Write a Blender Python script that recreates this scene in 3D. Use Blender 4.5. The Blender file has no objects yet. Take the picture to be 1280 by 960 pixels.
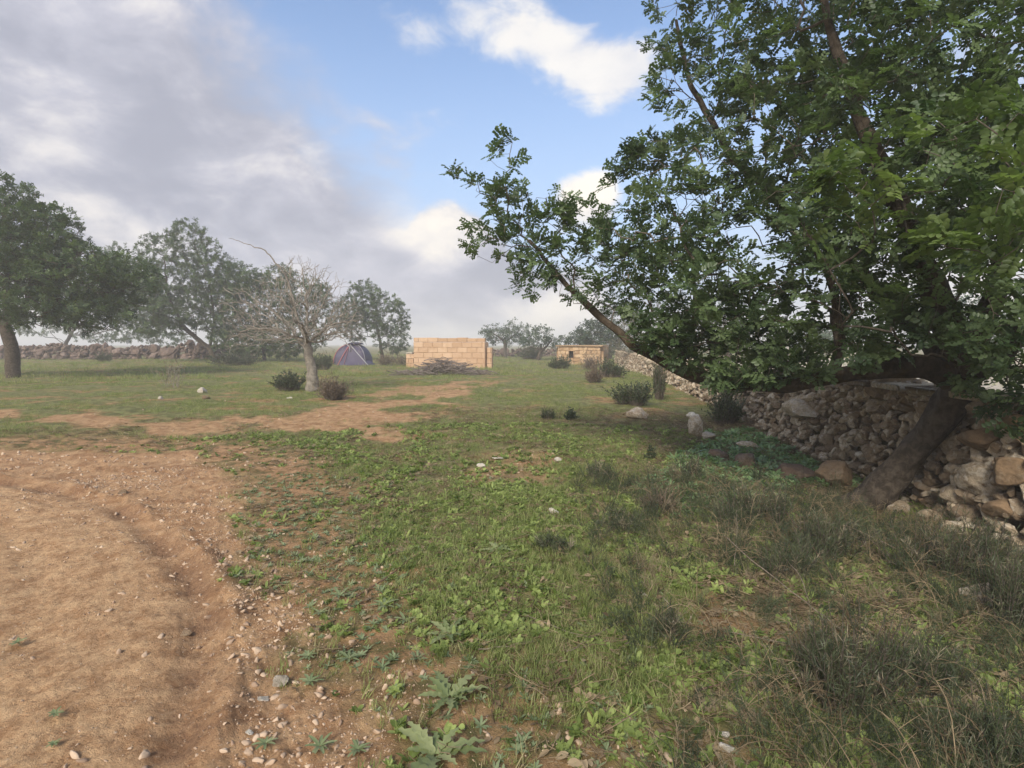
import bpy, math, random
import numpy as np
from mathutils import Vector, Matrix, Euler, Quaternion
R = math.radians
rng = np.random.default_rng(7)
random.seed(7)
scene = bpy.context.scene
COL = scene.collection

# ---------------------------------------------------------------- camera
EYE = np.array([0.0, 0.0, 1.6])
FPX = 680.0                       # focal length in photograph pixels (1280 wide)
PITCH = math.atan(50 / FPX)
cam = bpy.data.cameras.new('camera'); cam.sensor_width = 36; cam.lens = 36 * FPX / 1280
cam.clip_start = 0.05; cam.clip_end = 20000
co = bpy.data.objects.new('camera', cam); COL.objects.link(co)
co.location = EYE; co.rotation_euler = (math.pi / 2 - PITCH, 0, 0)
scene.camera = co

def ray(px, py):
    x = (px - 640) / FPX; y = (480 - py) / FPX
    cp, sp = math.cos(PITCH), math.sin(PITCH)
    v = np.array([x, cp + y * sp, -sp + y * cp])
    return v
def P(px, py, d):                 # point at horizontal distance d ahead
    v = ray(px, py); return EYE + v * (d / v[1])

# ---------------------------------------------------------------- world: sky + clouds
SUN_EL, SUN_AZ = R(38), R(202)    # azimuth measured clockwise from +Y (ahead): behind, to the left
world = bpy.data.worlds.new("World"); scene.world = world; world.use_nodes = True
wt = world.node_tree; wt.nodes.clear()
class NT:
    def __init__(s, t): s.t = t
    def n(s, ty, **kw):
        n = s.t.nodes.new(ty)
        for k, v in kw.items(): setattr(n, k, v)
        return n
    def put(s, sock, v):
        if v is None: return
        if isinstance(v, bpy.types.NodeSocket): s.t.links.new(v, sock)
        else: sock.default_value = v
    def m(s, op, a, b=None, c=None, clamp=False):
        n = s.n('ShaderNodeMath', operation=op); n.use_clamp = clamp
        s.put(n.inputs[0], a); s.put(n.inputs[1], b); s.put(n.inputs[2], c)
        return n.outputs[0]
    def vm(s, op, a, b=None):
        n = s.n('ShaderNodeVectorMath', operation=op)
        s.put(n.inputs[0], a); s.put(n.inputs[1], b)
        return n.outputs['Value'] if op in ('DOT_PRODUCT', 'LENGTH', 'DISTANCE') else n.outputs[0]
    def ss(s, x, lo, hi, a=0.0, b=1.0):
        n = s.n('ShaderNodeMapRange', interpolation_type='SMOOTHSTEP')
        s.put(n.inputs[0], x); s.put(n.inputs[1], lo); s.put(n.inputs[2], hi); s.put(n.inputs[3], a); s.put(n.inputs[4], b)
        return n.outputs[0]
    def noise(s, vec, scale, detail=6, rough=0.55, dist=0.0, lac=2.0):
        n = s.n('ShaderNodeTexNoise'); s.put(n.inputs['Vector'], vec)
        n.inputs['Scale'].default_value = scale; n.inputs['Detail'].default_value = detail
        n.inputs['Roughness'].default_value = rough; n.inputs['Distortion'].default_value = dist
        n.inputs['Lacunarity'].default_value = lac
        return n.outputs['Fac']
    def mix(s, f, a, b, mode='MIX'):
        n = s.n('ShaderNodeMix', data_type='RGBA', blend_type=mode)
        s.put(n.inputs[0], f)
        for k, v in ((6, a), (7, b)):
            if isinstance(v, tuple) and len(v) == 3: v = v + (1,)
            s.put(n.inputs[k], v)
        return n.outputs[2]
    def attr(s, name, ty='GEOMETRY'):
        n = s.n('ShaderNodeAttribute', attribute_name=name, attribute_type=ty); return n.outputs['Fac']
W = NT(wt); K = 10.0
sky = W.n('ShaderNodeTexSky', sky_type='NISHITA'); sky.sun_disc = False
sky.sun_elevation = SUN_EL; sky.sun_rotation = SUN_AZ
sky.air_density = 1.0; sky.dust_density = 2.2; sky.ozone_density = 1.6
tc = W.n('ShaderNodeTexCoord'); D = W.vm('NORMALIZE', tc.outputs['Generated'])
def nrm(v): v = np.array(v, float); return v / np.linalg.norm(v)
mp = W.n('ShaderNodeMapping'); W.put(mp.inputs[0], D); mp.inputs['Scale'].default_value = (1, 1, 1.7)
DS = mp.outputs[0]
n1 = W.m('SUBTRACT', W.noise(DS, 2.6, 9, 0.56, 0.5), 0.5)
n2 = W.m('SUBTRACT', W.noise(DS, 8.5, 8, 0.6, 0.3), 0.5)
n3 = W.noise(DS, 4.2, 8, 0.6, 0.6)
def blob(px, py, rpx, amp, sx=1.0):
    c = nrm(ray(px, py)); r = rpx / FPX * 0.85
    d = W.vm('DISTANCE', D, tuple(c)) if sx == 1 else None
    if d is None:                       # stretched along the horizontal
        dv = W.vm('SUBTRACT', D, tuple(c)); mm = W.vm('MULTIPLY', dv, (1 / sx, 1 / sx, 1.0)); d = W.vm('LENGTH', mm)
    return W.m('MULTIPLY', W.ss(d, 0.0, r, 1.0, 0.0), amp)
def add(*a):
    r = a[0]
    for b in a[1:]: r = W.m('ADD', r, b)
    return r
bn = nrm(np.cross(ray(285, -10), ray(640, 420)))
if np.dot(bn, ray(50, 200)) < 0: bn = -bn
L = W.vm('DOT_PRODUCT', D, tuple(bn))
bank = W.ss(add(L, W.m('MULTIPLY', n1, 0.30), W.m('MULTIPLY', n2, 0.16)), -0.05, 0.09)
lowc = W.ss(add(blob(640, 385, 170, 1.2, 1.7), blob(735, 245, 75, .95, 1.4), blob(560, 305, 110, 1.1), W.m('MULTIPLY', n1, 1.1), W.m('MULTIPLY', n2, 0.8)), 0.42, 0.78)
highc = W.ss(add(blob(510, 42, 45, .6, 1.8), blob(625, 30, 60, .75, 1.7), blob(690, 62, 60, .7, 1.5), blob(770, 85, 75, .85, 1.4), blob(450, 190, 120, .55, 1.5), W.m('MULTIPLY', n1, 1.0), W.m('MULTIPLY', n2, 1.6)), 0.30, 0.85)
sep = W.n('ShaderNodeSeparateXYZ'); W.put(sep.inputs[0], D); Z = sep.outputs[2]; YY = sep.outputs[1]
back = W.m('MULTIPLY', W.ss(n3, 0.42, 0.62), W.ss(YY, 0.25, -0.2))
haz = W.ss(Z, 0.16, 0.0)                     # cloud deck near the horizon
right = W.m('MULTIPLY', W.ss(sep.outputs[0], .30, .7), W.ss(Z, 0.75, 0.1))
cov = W.m('MAXIMUM', W.m('MAXIMUM', bank, lowc), W.m('MAXIMUM', W.m('MULTIPLY', highc, .8), W.m('MAXIMUM', back, W.m('MULTIPLY', haz, .9))))
cov = W.m('MAXIMUM', cov, W.m('MULTIPLY', right, W.ss(n3, .3, .6)))
# brightness of the cloud: sunlit patches against grey bellies
lit = add(W.m('MULTIPLY', W.ss(n3, 0.42, 0.75), .42), W.m('MULTIPLY', n2, 1.7), W.m('MULTIPLY', W.m('SUBTRACT', W.noise(DS, 5.5, 9, .6, .9), .5), 1.3), blob(520, 285, 80, .6, 1.4), blob(680, 390, 60, .6, 2.0), blob(575, 300, 90, .6), blob(760, 78, 190, .8, 1.8), blob(740, 245, 130, .8, 1.4),
          blob(510, 42, 90, .6, 1.6), blob(620, 40, 120, .6, 1.6), W.m('MULTIPLY', W.ss(Z, .10, 0.0), .25), blob(100, 280, 200, .25), blob(270, 235, 70, .35), blob(170, 150, 260, -.15), W.m('MULTIPLY', right, .5))
grey = blob(600, 345, 90, -.5, 2.0)
lit = W.m('ADD', lit, grey)
litf = W.ss(lit, -0.02, 1.25); dkf = W.ss(W.m('ADD', W.m('ADD', W.m('MULTIPLY', n1, 1.2), W.m('MULTIPLY', n2, .8)), W.m('MULTIPLY', lit, .5)), -.35, .45)
belly = W.mix(dkf, (0.172 * K, 0.180 * K, 0.218 * K), (0.262 * K, 0.264 * K, 0.302 * K))

cloudc = W.mix(litf, belly, (0.46 * K, 0.43 * K, 0.385 * K))
skyc = W.mix(1.0, sky.outputs[0], (0.90, 0.95, 1.0), 'MULTIPLY')
skyc = W.mix(W.ss(Z, 0.60, 0.0, .0, .85), skyc, (0.215 * K, 0.262 * K, 0.345 * K))
col = W.mix(cov, skyc, cloudc)
bg = W.n('ShaderNodeBackground'); W.put(bg.inputs[0], col); bg.inputs[1].default_value = 0.095
wo = W.n('ShaderNodeOutputWorld'); wt.links.new(bg.outputs[0], wo.inputs[0])

# ---------------------------------------------------------------- sun (veiled by cloud)
sl = bpy.data.lights.new('sun', 'SUN'); sl.energy = 1.5; sl.angle = R(16); sl.color = (1, .94, .84)
so = bpy.data.objects.new('sun', sl); COL.objects.link(so)
sd = Vector((math.sin(SUN_AZ) * math.cos(SUN_EL), math.cos(SUN_AZ) * math.cos(SUN_EL), math.sin(SUN_EL)))
so.rotation_euler = sd.to_track_quat('Z', 'Y').to_euler()
scene.view_settings.view_transform = 'Standard'; scene.view_settings.look = 'None'
scene.view_settings.gamma = 1; scene.view_settings.exposure = 1.42
scene.cycles.max_bounces = 5; scene.cycles.diffuse_bounces = 3; scene.cycles.transparent_max_bounces = 4
scene.cycles.volume_bounces = 1; scene.cycles.use_denoising = True

# ---------------------------------------------------------------- numeric helpers
_perm = np.random.default_rng(3).permutation(4096)
def _h(*ij):
    h = np.zeros_like(ij[0])
    for k in ij: h = _perm[(h + k) & 4095]
    return h / 4095.0
def vnoise(x, y):
    xi = np.floor(x).astype(int); yi = np.floor(y).astype(int); fx = x - xi; fy = y - yi
    fx = fx * fx * (3 - 2 * fx); fy = fy * fy * (3 - 2 * fy)
    a = _h(xi, yi); b = _h(xi + 1, yi); c = _h(xi, yi + 1); d = _h(xi + 1, yi + 1)
    return (a * (1 - fx) + b * fx) * (1 - fy) + (c * (1 - fx) + d * fx) * fy - .5
def fbm(x, y, o=4, g=.5):
    r = 0; a = 1
    for k in range(o):
        r = r + a * vnoise(x + 17.3 * k, y - 9.1 * k); x = x * 2.03; y = y * 2.03; a *= g
    return r
def vnoise3(p):
    i = np.floor(p).astype(int); f = p - i; f = f * f * (3 - 2 * f); r = 0
    for dx in (0, 1):
        for dy in (0, 1):
            for dz in (0, 1):
                w = (f[:, 0] if dx else 1 - f[:, 0]) * (f[:, 1] if dy else 1 - f[:, 1]) * (f[:, 2] if dz else 1 - f[:, 2])
                r = r + w * _h(i[:, 0] + dx, i[:, 1] + dy, i[:, 2] + dz)
    return r - .5
def sstep(x, a, b):
    t = np.clip((x - a) / (b - a), 0, 1); return t * t * (3 - 2 * t)

A5 = math.atan(60 / FPX); WD = np.array([math.sin(A5), math.cos(A5)]); WN = np.array([math.cos(A5), -math.sin(A5)])
WALL_S = 3.60                                           # near face of the dry stone wall
def st(x, y): return x * WN[0] + y * WN[1], x * WD[0] + y * WD[1]
def base_h(x, y):
    s, t = st(x, y)
    r = np.sqrt(x * x + y * y)
    z = 0.30 * sstep(r, 5, 19) + .10 * fbm(x * .13, y * .13, 2) * sstep(r, 4, 12)
    edge = sstep(s, WALL_S + .22, WALL_S + .42) * sstep(t, -14, -12) * (1 - sstep(t, 34, 42))
    z = z + edge * (.84 - .30 * sstep(t, 6, 13) - .1 * sstep(t, 13, 26))
    # rubble bank at the wall's foot
    z = z - .08 * sstep(s, WALL_S - 2.0, WALL_S - .3) * (1 - edge) * (1 - sstep(t, 25, 35))
    return z
def G(px, py):                                          # pixel -> point of the ground
    v = ray(px, py); lo, hi = 0.5, 400.0; n = 4000
    ts = np.geomspace(.5, 400, n); p = EYE + v[None, :] * ts[:, None]
    b = p[:, 2] < base_h(p[:, 0], p[:, 1])
    k = int(np.argmax(b)) if b.any() else n - 1
    return p[k]
def poly(pts): return np.array([G(a, b)[:2] for a, b in pts])
def inside(x, y, pg):
    c = np.zeros(x.shape, bool); n = len(pg)
    for i in range(n):
        x1, y1 = pg[i]; x2, y2 = pg[(i + 1) % n]
        cond = ((y1 > y) != (y2 > y)) & (x < (x2 - x1) * (y - y1) / (y2 - y1 + 1e-12) + x1)
        c ^= cond
    return c
def segdist(x, y, pl, closed=False):
    best = np.full(x.shape, 1e9); side = np.zeros(x.shape); along = np.zeros(x.shape); acc = 0
    n = len(pl)
    for i in range(n if closed else n - 1):
        a = pl[i]; b = pl[(i + 1) % n]; d = b - a; L2 = d @ d
        t = np.clip(((x - a[0]) * d[0] + (y - a[1]) * d[1]) / L2, 0, 1)
        dx = x - a[0] - t * d[0]; dy = y - a[1] - t * d[1]; dd = np.hypot(dx, dy)
        m = dd < best; best[m] = dd[m]; side[m] = np.sign(d[0] * dy - d[1] * dx)[m]; along[m] = (acc + t * math.sqrt(L2))[m]
        acc += math.sqrt(L2)
    return best, side, along
def sd(x, y, pg):
    d, _, _ = segdist(x, y, pg, True); return np.where(inside(x, y, pg), -d, d)
def smooth(pl, n=2):
    pl = np.array(pl)
    for _ in range(n):
        q = [pl[0]]
        for a, b in zip(pl[:-1], pl[1:]): q += [a * .75 + b * .25, a * .25 + b * .75]
        q.append(pl[-1]); pl = np.array(q)
    return pl
SOIL = np.vstack([poly([(-60, 563), (120, 560), (230, 566), (292, 585), (325, 625), (352, 690), (372, 760), (400, 830), (455, 900), (520, 958), (620, 1150)]), [[-1.2, .3], [-1.5, -12], [-30, -12], [-30, 6]]])
PATCH = [poly(p) for p in ([(-40, 512), (120, 516), (250, 530), (380, 512), (470, 503), (520, 494), (600, 480), (640, 474), (600, 494), (510, 512), (480, 530), (440, 540), (300, 545), (200, 542), (60, 530), (-40, 530)],
    [(410, 498), (470, 489), (560, 478), (600, 476), (560, 488), (480, 500)], [(455, 512), (500, 512), (508, 532), (470, 545), (440, 540)],
    [(380, 780), (470, 840), (600, 900), (760, 960), (560, 1000), (440, 900)], [(600, 560), (650, 560), (700, 585), (690, 600), (600, 590)])]
RUT = smooth(np.vstack([poly([(-80, 596), (20, 603), (95, 618), (160, 642), (215, 690), (245, 745), (248, 810), (232, 880), (200, 960), (150, 1080)]), [[-1.5, .3], [-2.6, -2.5]]]), 2)
def fields(x, y):
    n = fbm(x * 1.1, y * 1.1, 4) ; nf = fbm(x * 4.3 + 5, y * 4.3, 4)
    d = sd(x, y, SOIL); r = np.hypot(x, y)
    bare = 1 - sstep(d + n * .45 + nf * .25, -.28, .28)
    sparse = 1 - sstep(d + n * .6, 0.2, 1.7)
    for i, pg in enumerate(PATCH):
        dd = sd(x, y, pg); k = .8 if r.max() > 6 else .4
        w = (.9, .8, .95, .62, .55)[i]
        bare = np.maximum(bare, w * (1 - sstep(dd + n * (1.6 if i < 3 else .7) + nf * .6, -.35, .35)))
    s, t = st(x, y)
    beyond = sstep(s, WALL_S + .3, WALL_S + .6) * sstep(t, -14, -12) * (1 - sstep(t, 34, 42))
    rd, side, al = segdist(x, y, RUT)
    shade = sstep(s, .6, 2.2) * (1 - sstep(t, 9, 13))        # leaf litter below the big tree, plus its shade darkened into the ground colour
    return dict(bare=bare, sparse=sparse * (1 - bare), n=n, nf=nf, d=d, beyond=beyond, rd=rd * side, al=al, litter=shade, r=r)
def height(x, y, f=None):
    f = f or fields(x, y); r = f['r']; near = 1 - sstep(r, 9, 25)
    z = base_h(x, y)
    z = z + near * (.03 * fbm(x * .9, y * .9, 3) + (.012 + .004 * f['bare']) * fbm(x * 5, y * 5, 3) + (.010 + .010 * f['bare'] * (f['rd'] > .1)) * fbm(x * 19, y * 19, 3, .6))
    rd = f['rd']; a = np.abs(rd)
    tread = np.sin(f['al'] * 70 + np.sign(rd) * a * 55)
    z = z - near * np.exp(-(rd / .09) ** 2) * (.035 + .006 * tread) * (1 + .9 * f['nf']) + near * .036 * np.exp(-((rd - .19) / .08) ** 2) * (.8 + 1.8 * f['nf'])
    z = z - near * .018 * np.exp(-((rd + .75) / .16) ** 2) * (1 + .15 * np.sin(f['al'] * 60))
    return z
def hz(x, y):
    x = np.atleast_1d(np.asarray(x, float)); y = np.atleast_1d(np.asarray(y, float)); return height(x, y)
def ground(px, py, dz=0.0):
    p = G(px, py); return Vector((p[0], p[1], float(hz(p[0], p[1])[0]) + dz))

# ---------------------------------------------------------------- mesh helpers
def make_mesh(name, v, faces_list, attrs=None, smooth_=True, mats=()):
    """faces_list: list of (n,k) int arrays"""
    me = bpy.data.meshes.new(name); v = np.asarray(v, np.float32)
    me.vertices.add(len(v)); me.vertices.foreach_set('co', v.ravel())
    if faces_list:
        tot = np.concatenate([np.full(len(f), f.shape[1], np.int32) for f in faces_list])
        idx = np.concatenate([f.ravel() for f in faces_list]).astype(np.int32)
        me.loops.add(len(idx)); me.loops.foreach_set('vertex_index', idx)
        me.polygons.add(len(tot)); st_ = np.concatenate([[0], np.cumsum(tot)[:-1]]).astype(np.int32)
        me.polygons.foreach_set('loop_start', st_)
        try: me.polygons.foreach_set('loop_total', tot)
        except Exception: pass
        me.polygons.foreach_set('use_smooth', np.full(len(tot), smooth_, bool))
    for k, a in (attrs or {}).items():
        a = np.asarray(a)
        ty = 'INT' if a.dtype.kind == 'i' else ('FLOAT_VECTOR' if a.ndim == 2 else 'FLOAT')
        at = me.attributes.new(k, ty, 'POINT')
        if ty == 'FLOAT_VECTOR': at.data.foreach_set('vector', a.astype(np.float32).ravel())
        else: at.data.foreach_set('value', a.ravel())
    for m in mats: me.materials.append(m)
    me.update(calc_edges=True); me.validate()
    return me
def link(name, me, parent=None, loc=None, rot=None, sc_=1.0):
    o = bpy.data.objects.new(name, me); COL.objects.link(o); o.scale = (sc_,) * 3
    if parent: o.parent = parent
    if loc is not None: o.location = loc
    if rot is not None: o.rotation_euler = rot
    return o
def tag(o, label=None, cat=None, group=None, kind=None):
    if label: o['label'] = label
    if cat: o['category'] = cat
    if group: o['group'] = group
    if kind: o['kind'] = kind
    return o
class Geo:
    def __init__(s): s.v = []; s.q = {}; s.n = 0; s.r = []
    def add(s, v, *faces, r=0.0):
        v = np.asarray(v, float); s.v.append(v)
        for f in faces:
            f = np.asarray(f, int); s.q.setdefault(f.shape[1], []).append(f + s.n)
        s.r.append(np.broadcast_to(np.asarray(r, float), (len(v),)).copy()); s.n += len(v); return s
    def mesh(s, name, mats, smooth_=True, origin=None):
        v = np.concatenate(s.v)
        if origin is not None: v = v - np.asarray(origin)
        return make_mesh(name, v, [np.concatenate(f) for f in s.q.values()], {'rnd': np.concatenate(s.r).astype(np.float32)}, smooth_, mats)
    def tube(s, pts, rad, seg=6, r=0.0, rough=0.0):
        pts = np.asarray(pts, float); n = len(pts); rad = np.broadcast_to(np.asarray(rad, float), (n,))
        T = np.gradient(pts, axis=0); T /= np.linalg.norm(T, axis=1)[:, None] + 1e-12
        up = np.array([0, 0, 1.]) if abs(T[0, 2]) < .9 else np.array([1., 0, 0])
        u = np.cross(T[0], up); u /= np.linalg.norm(u); V = []
        for i in range(n):
            u = u - T[i] * (u @ T[i]); u /= np.linalg.norm(u) + 1e-12; w = np.cross(T[i], u)
            a = np.arange(seg) * 2 * math.pi / seg; rr = rad[i]
            if rough:
                rr = rr * (1 + rough * vnoise3(np.c_[np.cos(a) * 1.6 + 50, np.sin(a) * 1.6 + 50, np.full(seg, i * .23 + 50 + r * 31)]) * 2)
                rr = rr[:, None]
            V.append(pts[i] + (np.cos(a)[:, None] * u + np.sin(a)[:, None] * w) * rr)
        V.append(pts[-1][None] + T[-1] * rad[-1] * .5)
        V = np.concatenate(V); k = np.arange(seg); k2 = (k + 1) % seg
        i = np.arange(n - 1)[:, None] * seg
        F = np.stack([i + k, i + k2, i + seg + k2, i + seg + k], -1).reshape(-1, 4)
        b = (n - 1) * seg; C = np.stack([b + k, b + k2, np.full(seg, n * seg)], -1)
        return s.add(V, F, C, r=r)
    def box(s, c, size, rz=0.0, r=0.0, jit=0.0, bev=0.0):
        h = np.array(size) / 2; b = min(bev, h.min() * .45)
        if b <= 0:
            v = np.array([[x, y, z] for x in (-1, 1) for y in (-1, 1) for z in (-1, 1)], float) * h
            f = [[0, 1, 3, 2], [4, 6, 7, 5], [0, 4, 5, 1], [2, 3, 7, 6], [0, 2, 6, 4], [1, 5, 7, 3]]
            faces = [np.array(f)]
        else:
            v = []; idx = {}
            for x in (-1, 1):
                for y in (-1, 1):
                    for z in (-1, 1):
                        for a in range(3):
                            q = np.array([x, y, z]) * (h - b); q[a] = (x, y, z)[a] * h[a]
                            idx[(x, y, z, a)] = len(v); v.append(q)
            v = np.array(v); q4 = []; t3 = []
            for a in range(3):
                o1, o2 = [i for i in range(3) if i != a]
                for sg in (-1, 1):
                    ring = []
                    for p1, p2 in ((-1, -1), (1, -1), (1, 1), (-1, 1)):
                        k = [0, 0, 0]; k[a] = sg; k[o1] = p1; k[o2] = p2; ring.append(idx[tuple(k) + (a,)])
                    q4.append(ring if (sg > 0) == (a != 1) else ring[::-1])
                for s1 in (-1, 1):
                    for s2 in (-1, 1):
                        k0 = [0, 0, 0]; k0[a] = -1; k0[o1] = s1; k0[o2] = s2; k1 = list(k0); k1[a] = 1
                        q4.append([idx[tuple(k0) + (o1,)], idx[tuple(k1) + (o1,)], idx[tuple(k1) + (o2,)], idx[tuple(k0) + (o2,)]])
            for x in (-1, 1):
                for y in (-1, 1):
                    for z in (-1, 1): t3.append([idx[(x, y, z, a)] for a in range(3)])
            faces = [np.array(q4), np.array(t3)]
        if jit: v = v + rng.normal(0, jit, v.shape)
        cz, sz = math.cos(rz), math.sin(rz)
        v = np.c_[v[:, 0] * cz - v[:, 1] * sz, v[:, 0] * sz + v[:, 1] * cz, v[:, 2]] + np.array(c)
        return s.add(v, *faces, r=r)

def ico(sub):
    import bmesh
    bm = bmesh.new(); bmesh.ops.create_icosphere(bm, subdivisions=sub, radius=1)
    v = np.array([x.co[:] for x in bm.verts]); f = np.array([[q.index for q in x.verts] for x in bm.faces]); bm.free(); return v, f
ICO = {k: ico(k) for k in (1, 2, 3, 4)}
def rotm(n):                                     # n random rotation matrices
    q = rng.normal(size=(n, 4)); q /= np.linalg.norm(q, axis=1)[:, None]; w, x, y, z = q.T
    return np.stack([1 - 2 * (y * y + z * z), 2 * (x * y - z * w), 2 * (x * z + y * w), 2 * (x * y + z * w), 1 - 2 * (x * x + z * z), 2 * (y * z - x * w),
                     2 * (x * z - y * w), 2 * (y * z + x * w), 1 - 2 * (x * x + y * y)], -1).reshape(-1, 3, 3)
def stone(sub=3, amp=.35, cuts=7, seed=None):    # angular weathered stone about 1 unit in radius
    v, f = ICO[sub]; v = v.copy(); g = np.random.default_rng(seed if seed is not None else rng.integers(1e9))
    for _ in range(cuts):                        # facet it with random planes
        n = g.normal(size=3); n /= np.linalg.norm(n); d = g.uniform(.42, .80); k = v @ n
        v = v - np.where(k > d, (k - d) * .92, 0)[:, None] * n
    off = g.uniform(20, 90, 3)
    v = v * (1 + amp * vnoise3(v * 1.3 + off) + amp * .45 * vnoise3(v * 3.4 + off) + (amp * .22 * vnoise3(v * 8 + off) if sub > 2 else 0))[:, None]
    return v, f
def unit(v): return v / (np.linalg.norm(v, axis=-1, keepdims=True) + 1e-12)
def frames(dirs, ups=None):                      # matrices whose x axis is dirs
    x = unit(dirs); a = np.array([0, 0, 1.]) + rng.normal(0, .35, x.shape) if ups is None else ups
    y = unit(np.cross(a, x)); z = np.cross(x, y); return np.stack([x, y, z], -1)
def place(tv, tf, M, pos, rnd):                  # many copies of one template merged into one array
    n = len(pos); v = (np.einsum('nij,kj->nki', M, tv) + pos[:, None, :]).reshape(-1, 3)
    f = (tf[None] + (np.arange(n) * len(tv))[:, None, None]).reshape(-1, tf.shape[1])
    return v, f, np.repeat(rnd, len(tv))

# ---------------------------------------------------------------- materials
def mat(name, build, rough=.9, spec=.25):
    m = bpy.data.materials.new(name); m.use_nodes = True; t = m.node_tree; N = NT(t)
    b = t.nodes['Principled BSDF']; b.inputs['Roughness'].default_value = rough
    b.inputs['Specular IOR Level'].default_value = spec
    build(N, b); return m
def gpos(N): return N.n('ShaderNodeNewGeometry').outputs['Position']
def opos(N): return N.n('ShaderNodeTexCoord').outputs['Object']
def bump(N, b, h, dist, strength=1.0):
    n = N.n('ShaderNodeBump'); n.inputs['Strength'].default_value = strength; n.inputs['Distance'].default_value = dist
    N.put(n.inputs['Height'], h); N.t.links.new(n.outputs[0], b.inputs['Normal'])
def leafmat(name, dark, light, trans=.35, rough=.45, dry=None, inst=False, spec=.35):
    def f(N, b):
        r = N.n('ShaderNodeObjectInfo').outputs['Random'] if inst else N.attr('rnd')
        n = N.noise(gpos(N), 14 if inst else 2.0, 3)
        k = N.m('ADD', N.m('MULTIPLY', r, .75), N.m('MULTIPLY', N.m('SUBTRACT', n, .5), .9), clamp=True)
        c = N.mix(k, dark, light)
        if dry: c = N.mix(N.ss(r, .86, .93), c, dry)
        N.put(b.inputs['Base Color'], c)
        tr = N.n('ShaderNodeBsdfTranslucent'); N.put(tr.inputs[0], N.mix(1.0, c, (1.5, 1.7, .9), 'MULTIPLY'))
        mx = N.n('ShaderNodeMixShader'); mx.inputs[0].default_value = trans
        N.t.links.new(b.outputs[0], mx.inputs[1]); N.t.links.new(tr.outputs[0], mx.inputs[2])
        o = [n for n in N.t.nodes if n.type == 'OUTPUT_MATERIAL'][0]; N.t.links.new(mx.outputs[0], o.inputs[0])
    return mat(name, f, rough, spec)
def barkmat(name, a, c_, sc=14, moss=None):
    def f(N, b):
        p = opos(N); n = N.noise(p, sc, 8, .65, .4); n2 = N.noise(p, 3.0, 4)
        c = N.mix(N.ss(n, .35, .68), a, c_)
        c = N.mix(N.ss(n2, .5, .68, 0, .55), c, tuple(.5 * (x + y) * .6 for x, y in zip(a, c_)))
        if moss: c = N.mix(N.ss(N.noise(p, 5, 6, .7), .5, .66, 0, .7), c, moss)
        N.put(b.inputs['Base Color'], c)
        m = N.n('ShaderNodeMapping'); N.put(m.inputs[0], p); m.inputs['Scale'].default_value = (1.5, 1.5, .4)
        h = N.m('ADD', N.noise(m.outputs[0], sc * 2.2, 8, .7, .5), N.m('MULTIPLY', N.noise(p, sc * .5, 4), .6)); bump(N, b, h, .03, 1.0)
    return mat(name, f, .92, .15)
def stonemat(name, a, c_, d_, sc=4.0, lichen=(.42, .40, .36), lk=.6):
    def f(N, b):
        p = opos(N); r = N.attr('rnd'); n = N.noise(p, sc * 2, 8, .65); n2 = N.noise(p, sc * 7, 6, .7)
        c = N.mix(N.ss(r, .05, .95), a, c_)
        c = N.mix(N.ss(n, .45, .7, 0, .8), c, d_)
        c = N.mix(N.ss(N.m('ADD', N.noise(p, sc * 3.3, 8, .7), N.m('MULTIPLY', r, .12)), .56, .68, 0, lk), c, lichen)
        c = N.mix(N.ss(n2, .3, .6, .45, 0), c, tuple(x * .35 for x in a))
        N.put(b.inputs['Base Color'], c)
        bump(N, b, N.m('ADD', n2, N.m('MULTIPLY', N.noise(p, sc * 22, 6, .7), .5)), .02, .9)
    return mat(name, f, .93, .15)
def plain(name, c, rough=.8, var=.25, sc=8, spec=.3):
    def f(N, b):
        n = N.noise(opos(N), sc, 6, .6)
        N.put(b.inputs['Base Color'], N.mix(N.ss(n, .3, .7), tuple(x * (1 - var) for x in c), tuple(min(1, x * (1 + var)) for x in c)))
        bump(N, b, N.noise(opos(N), sc * 4, 5), .004, .5)
    return mat(name, f, rough, spec)

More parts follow.
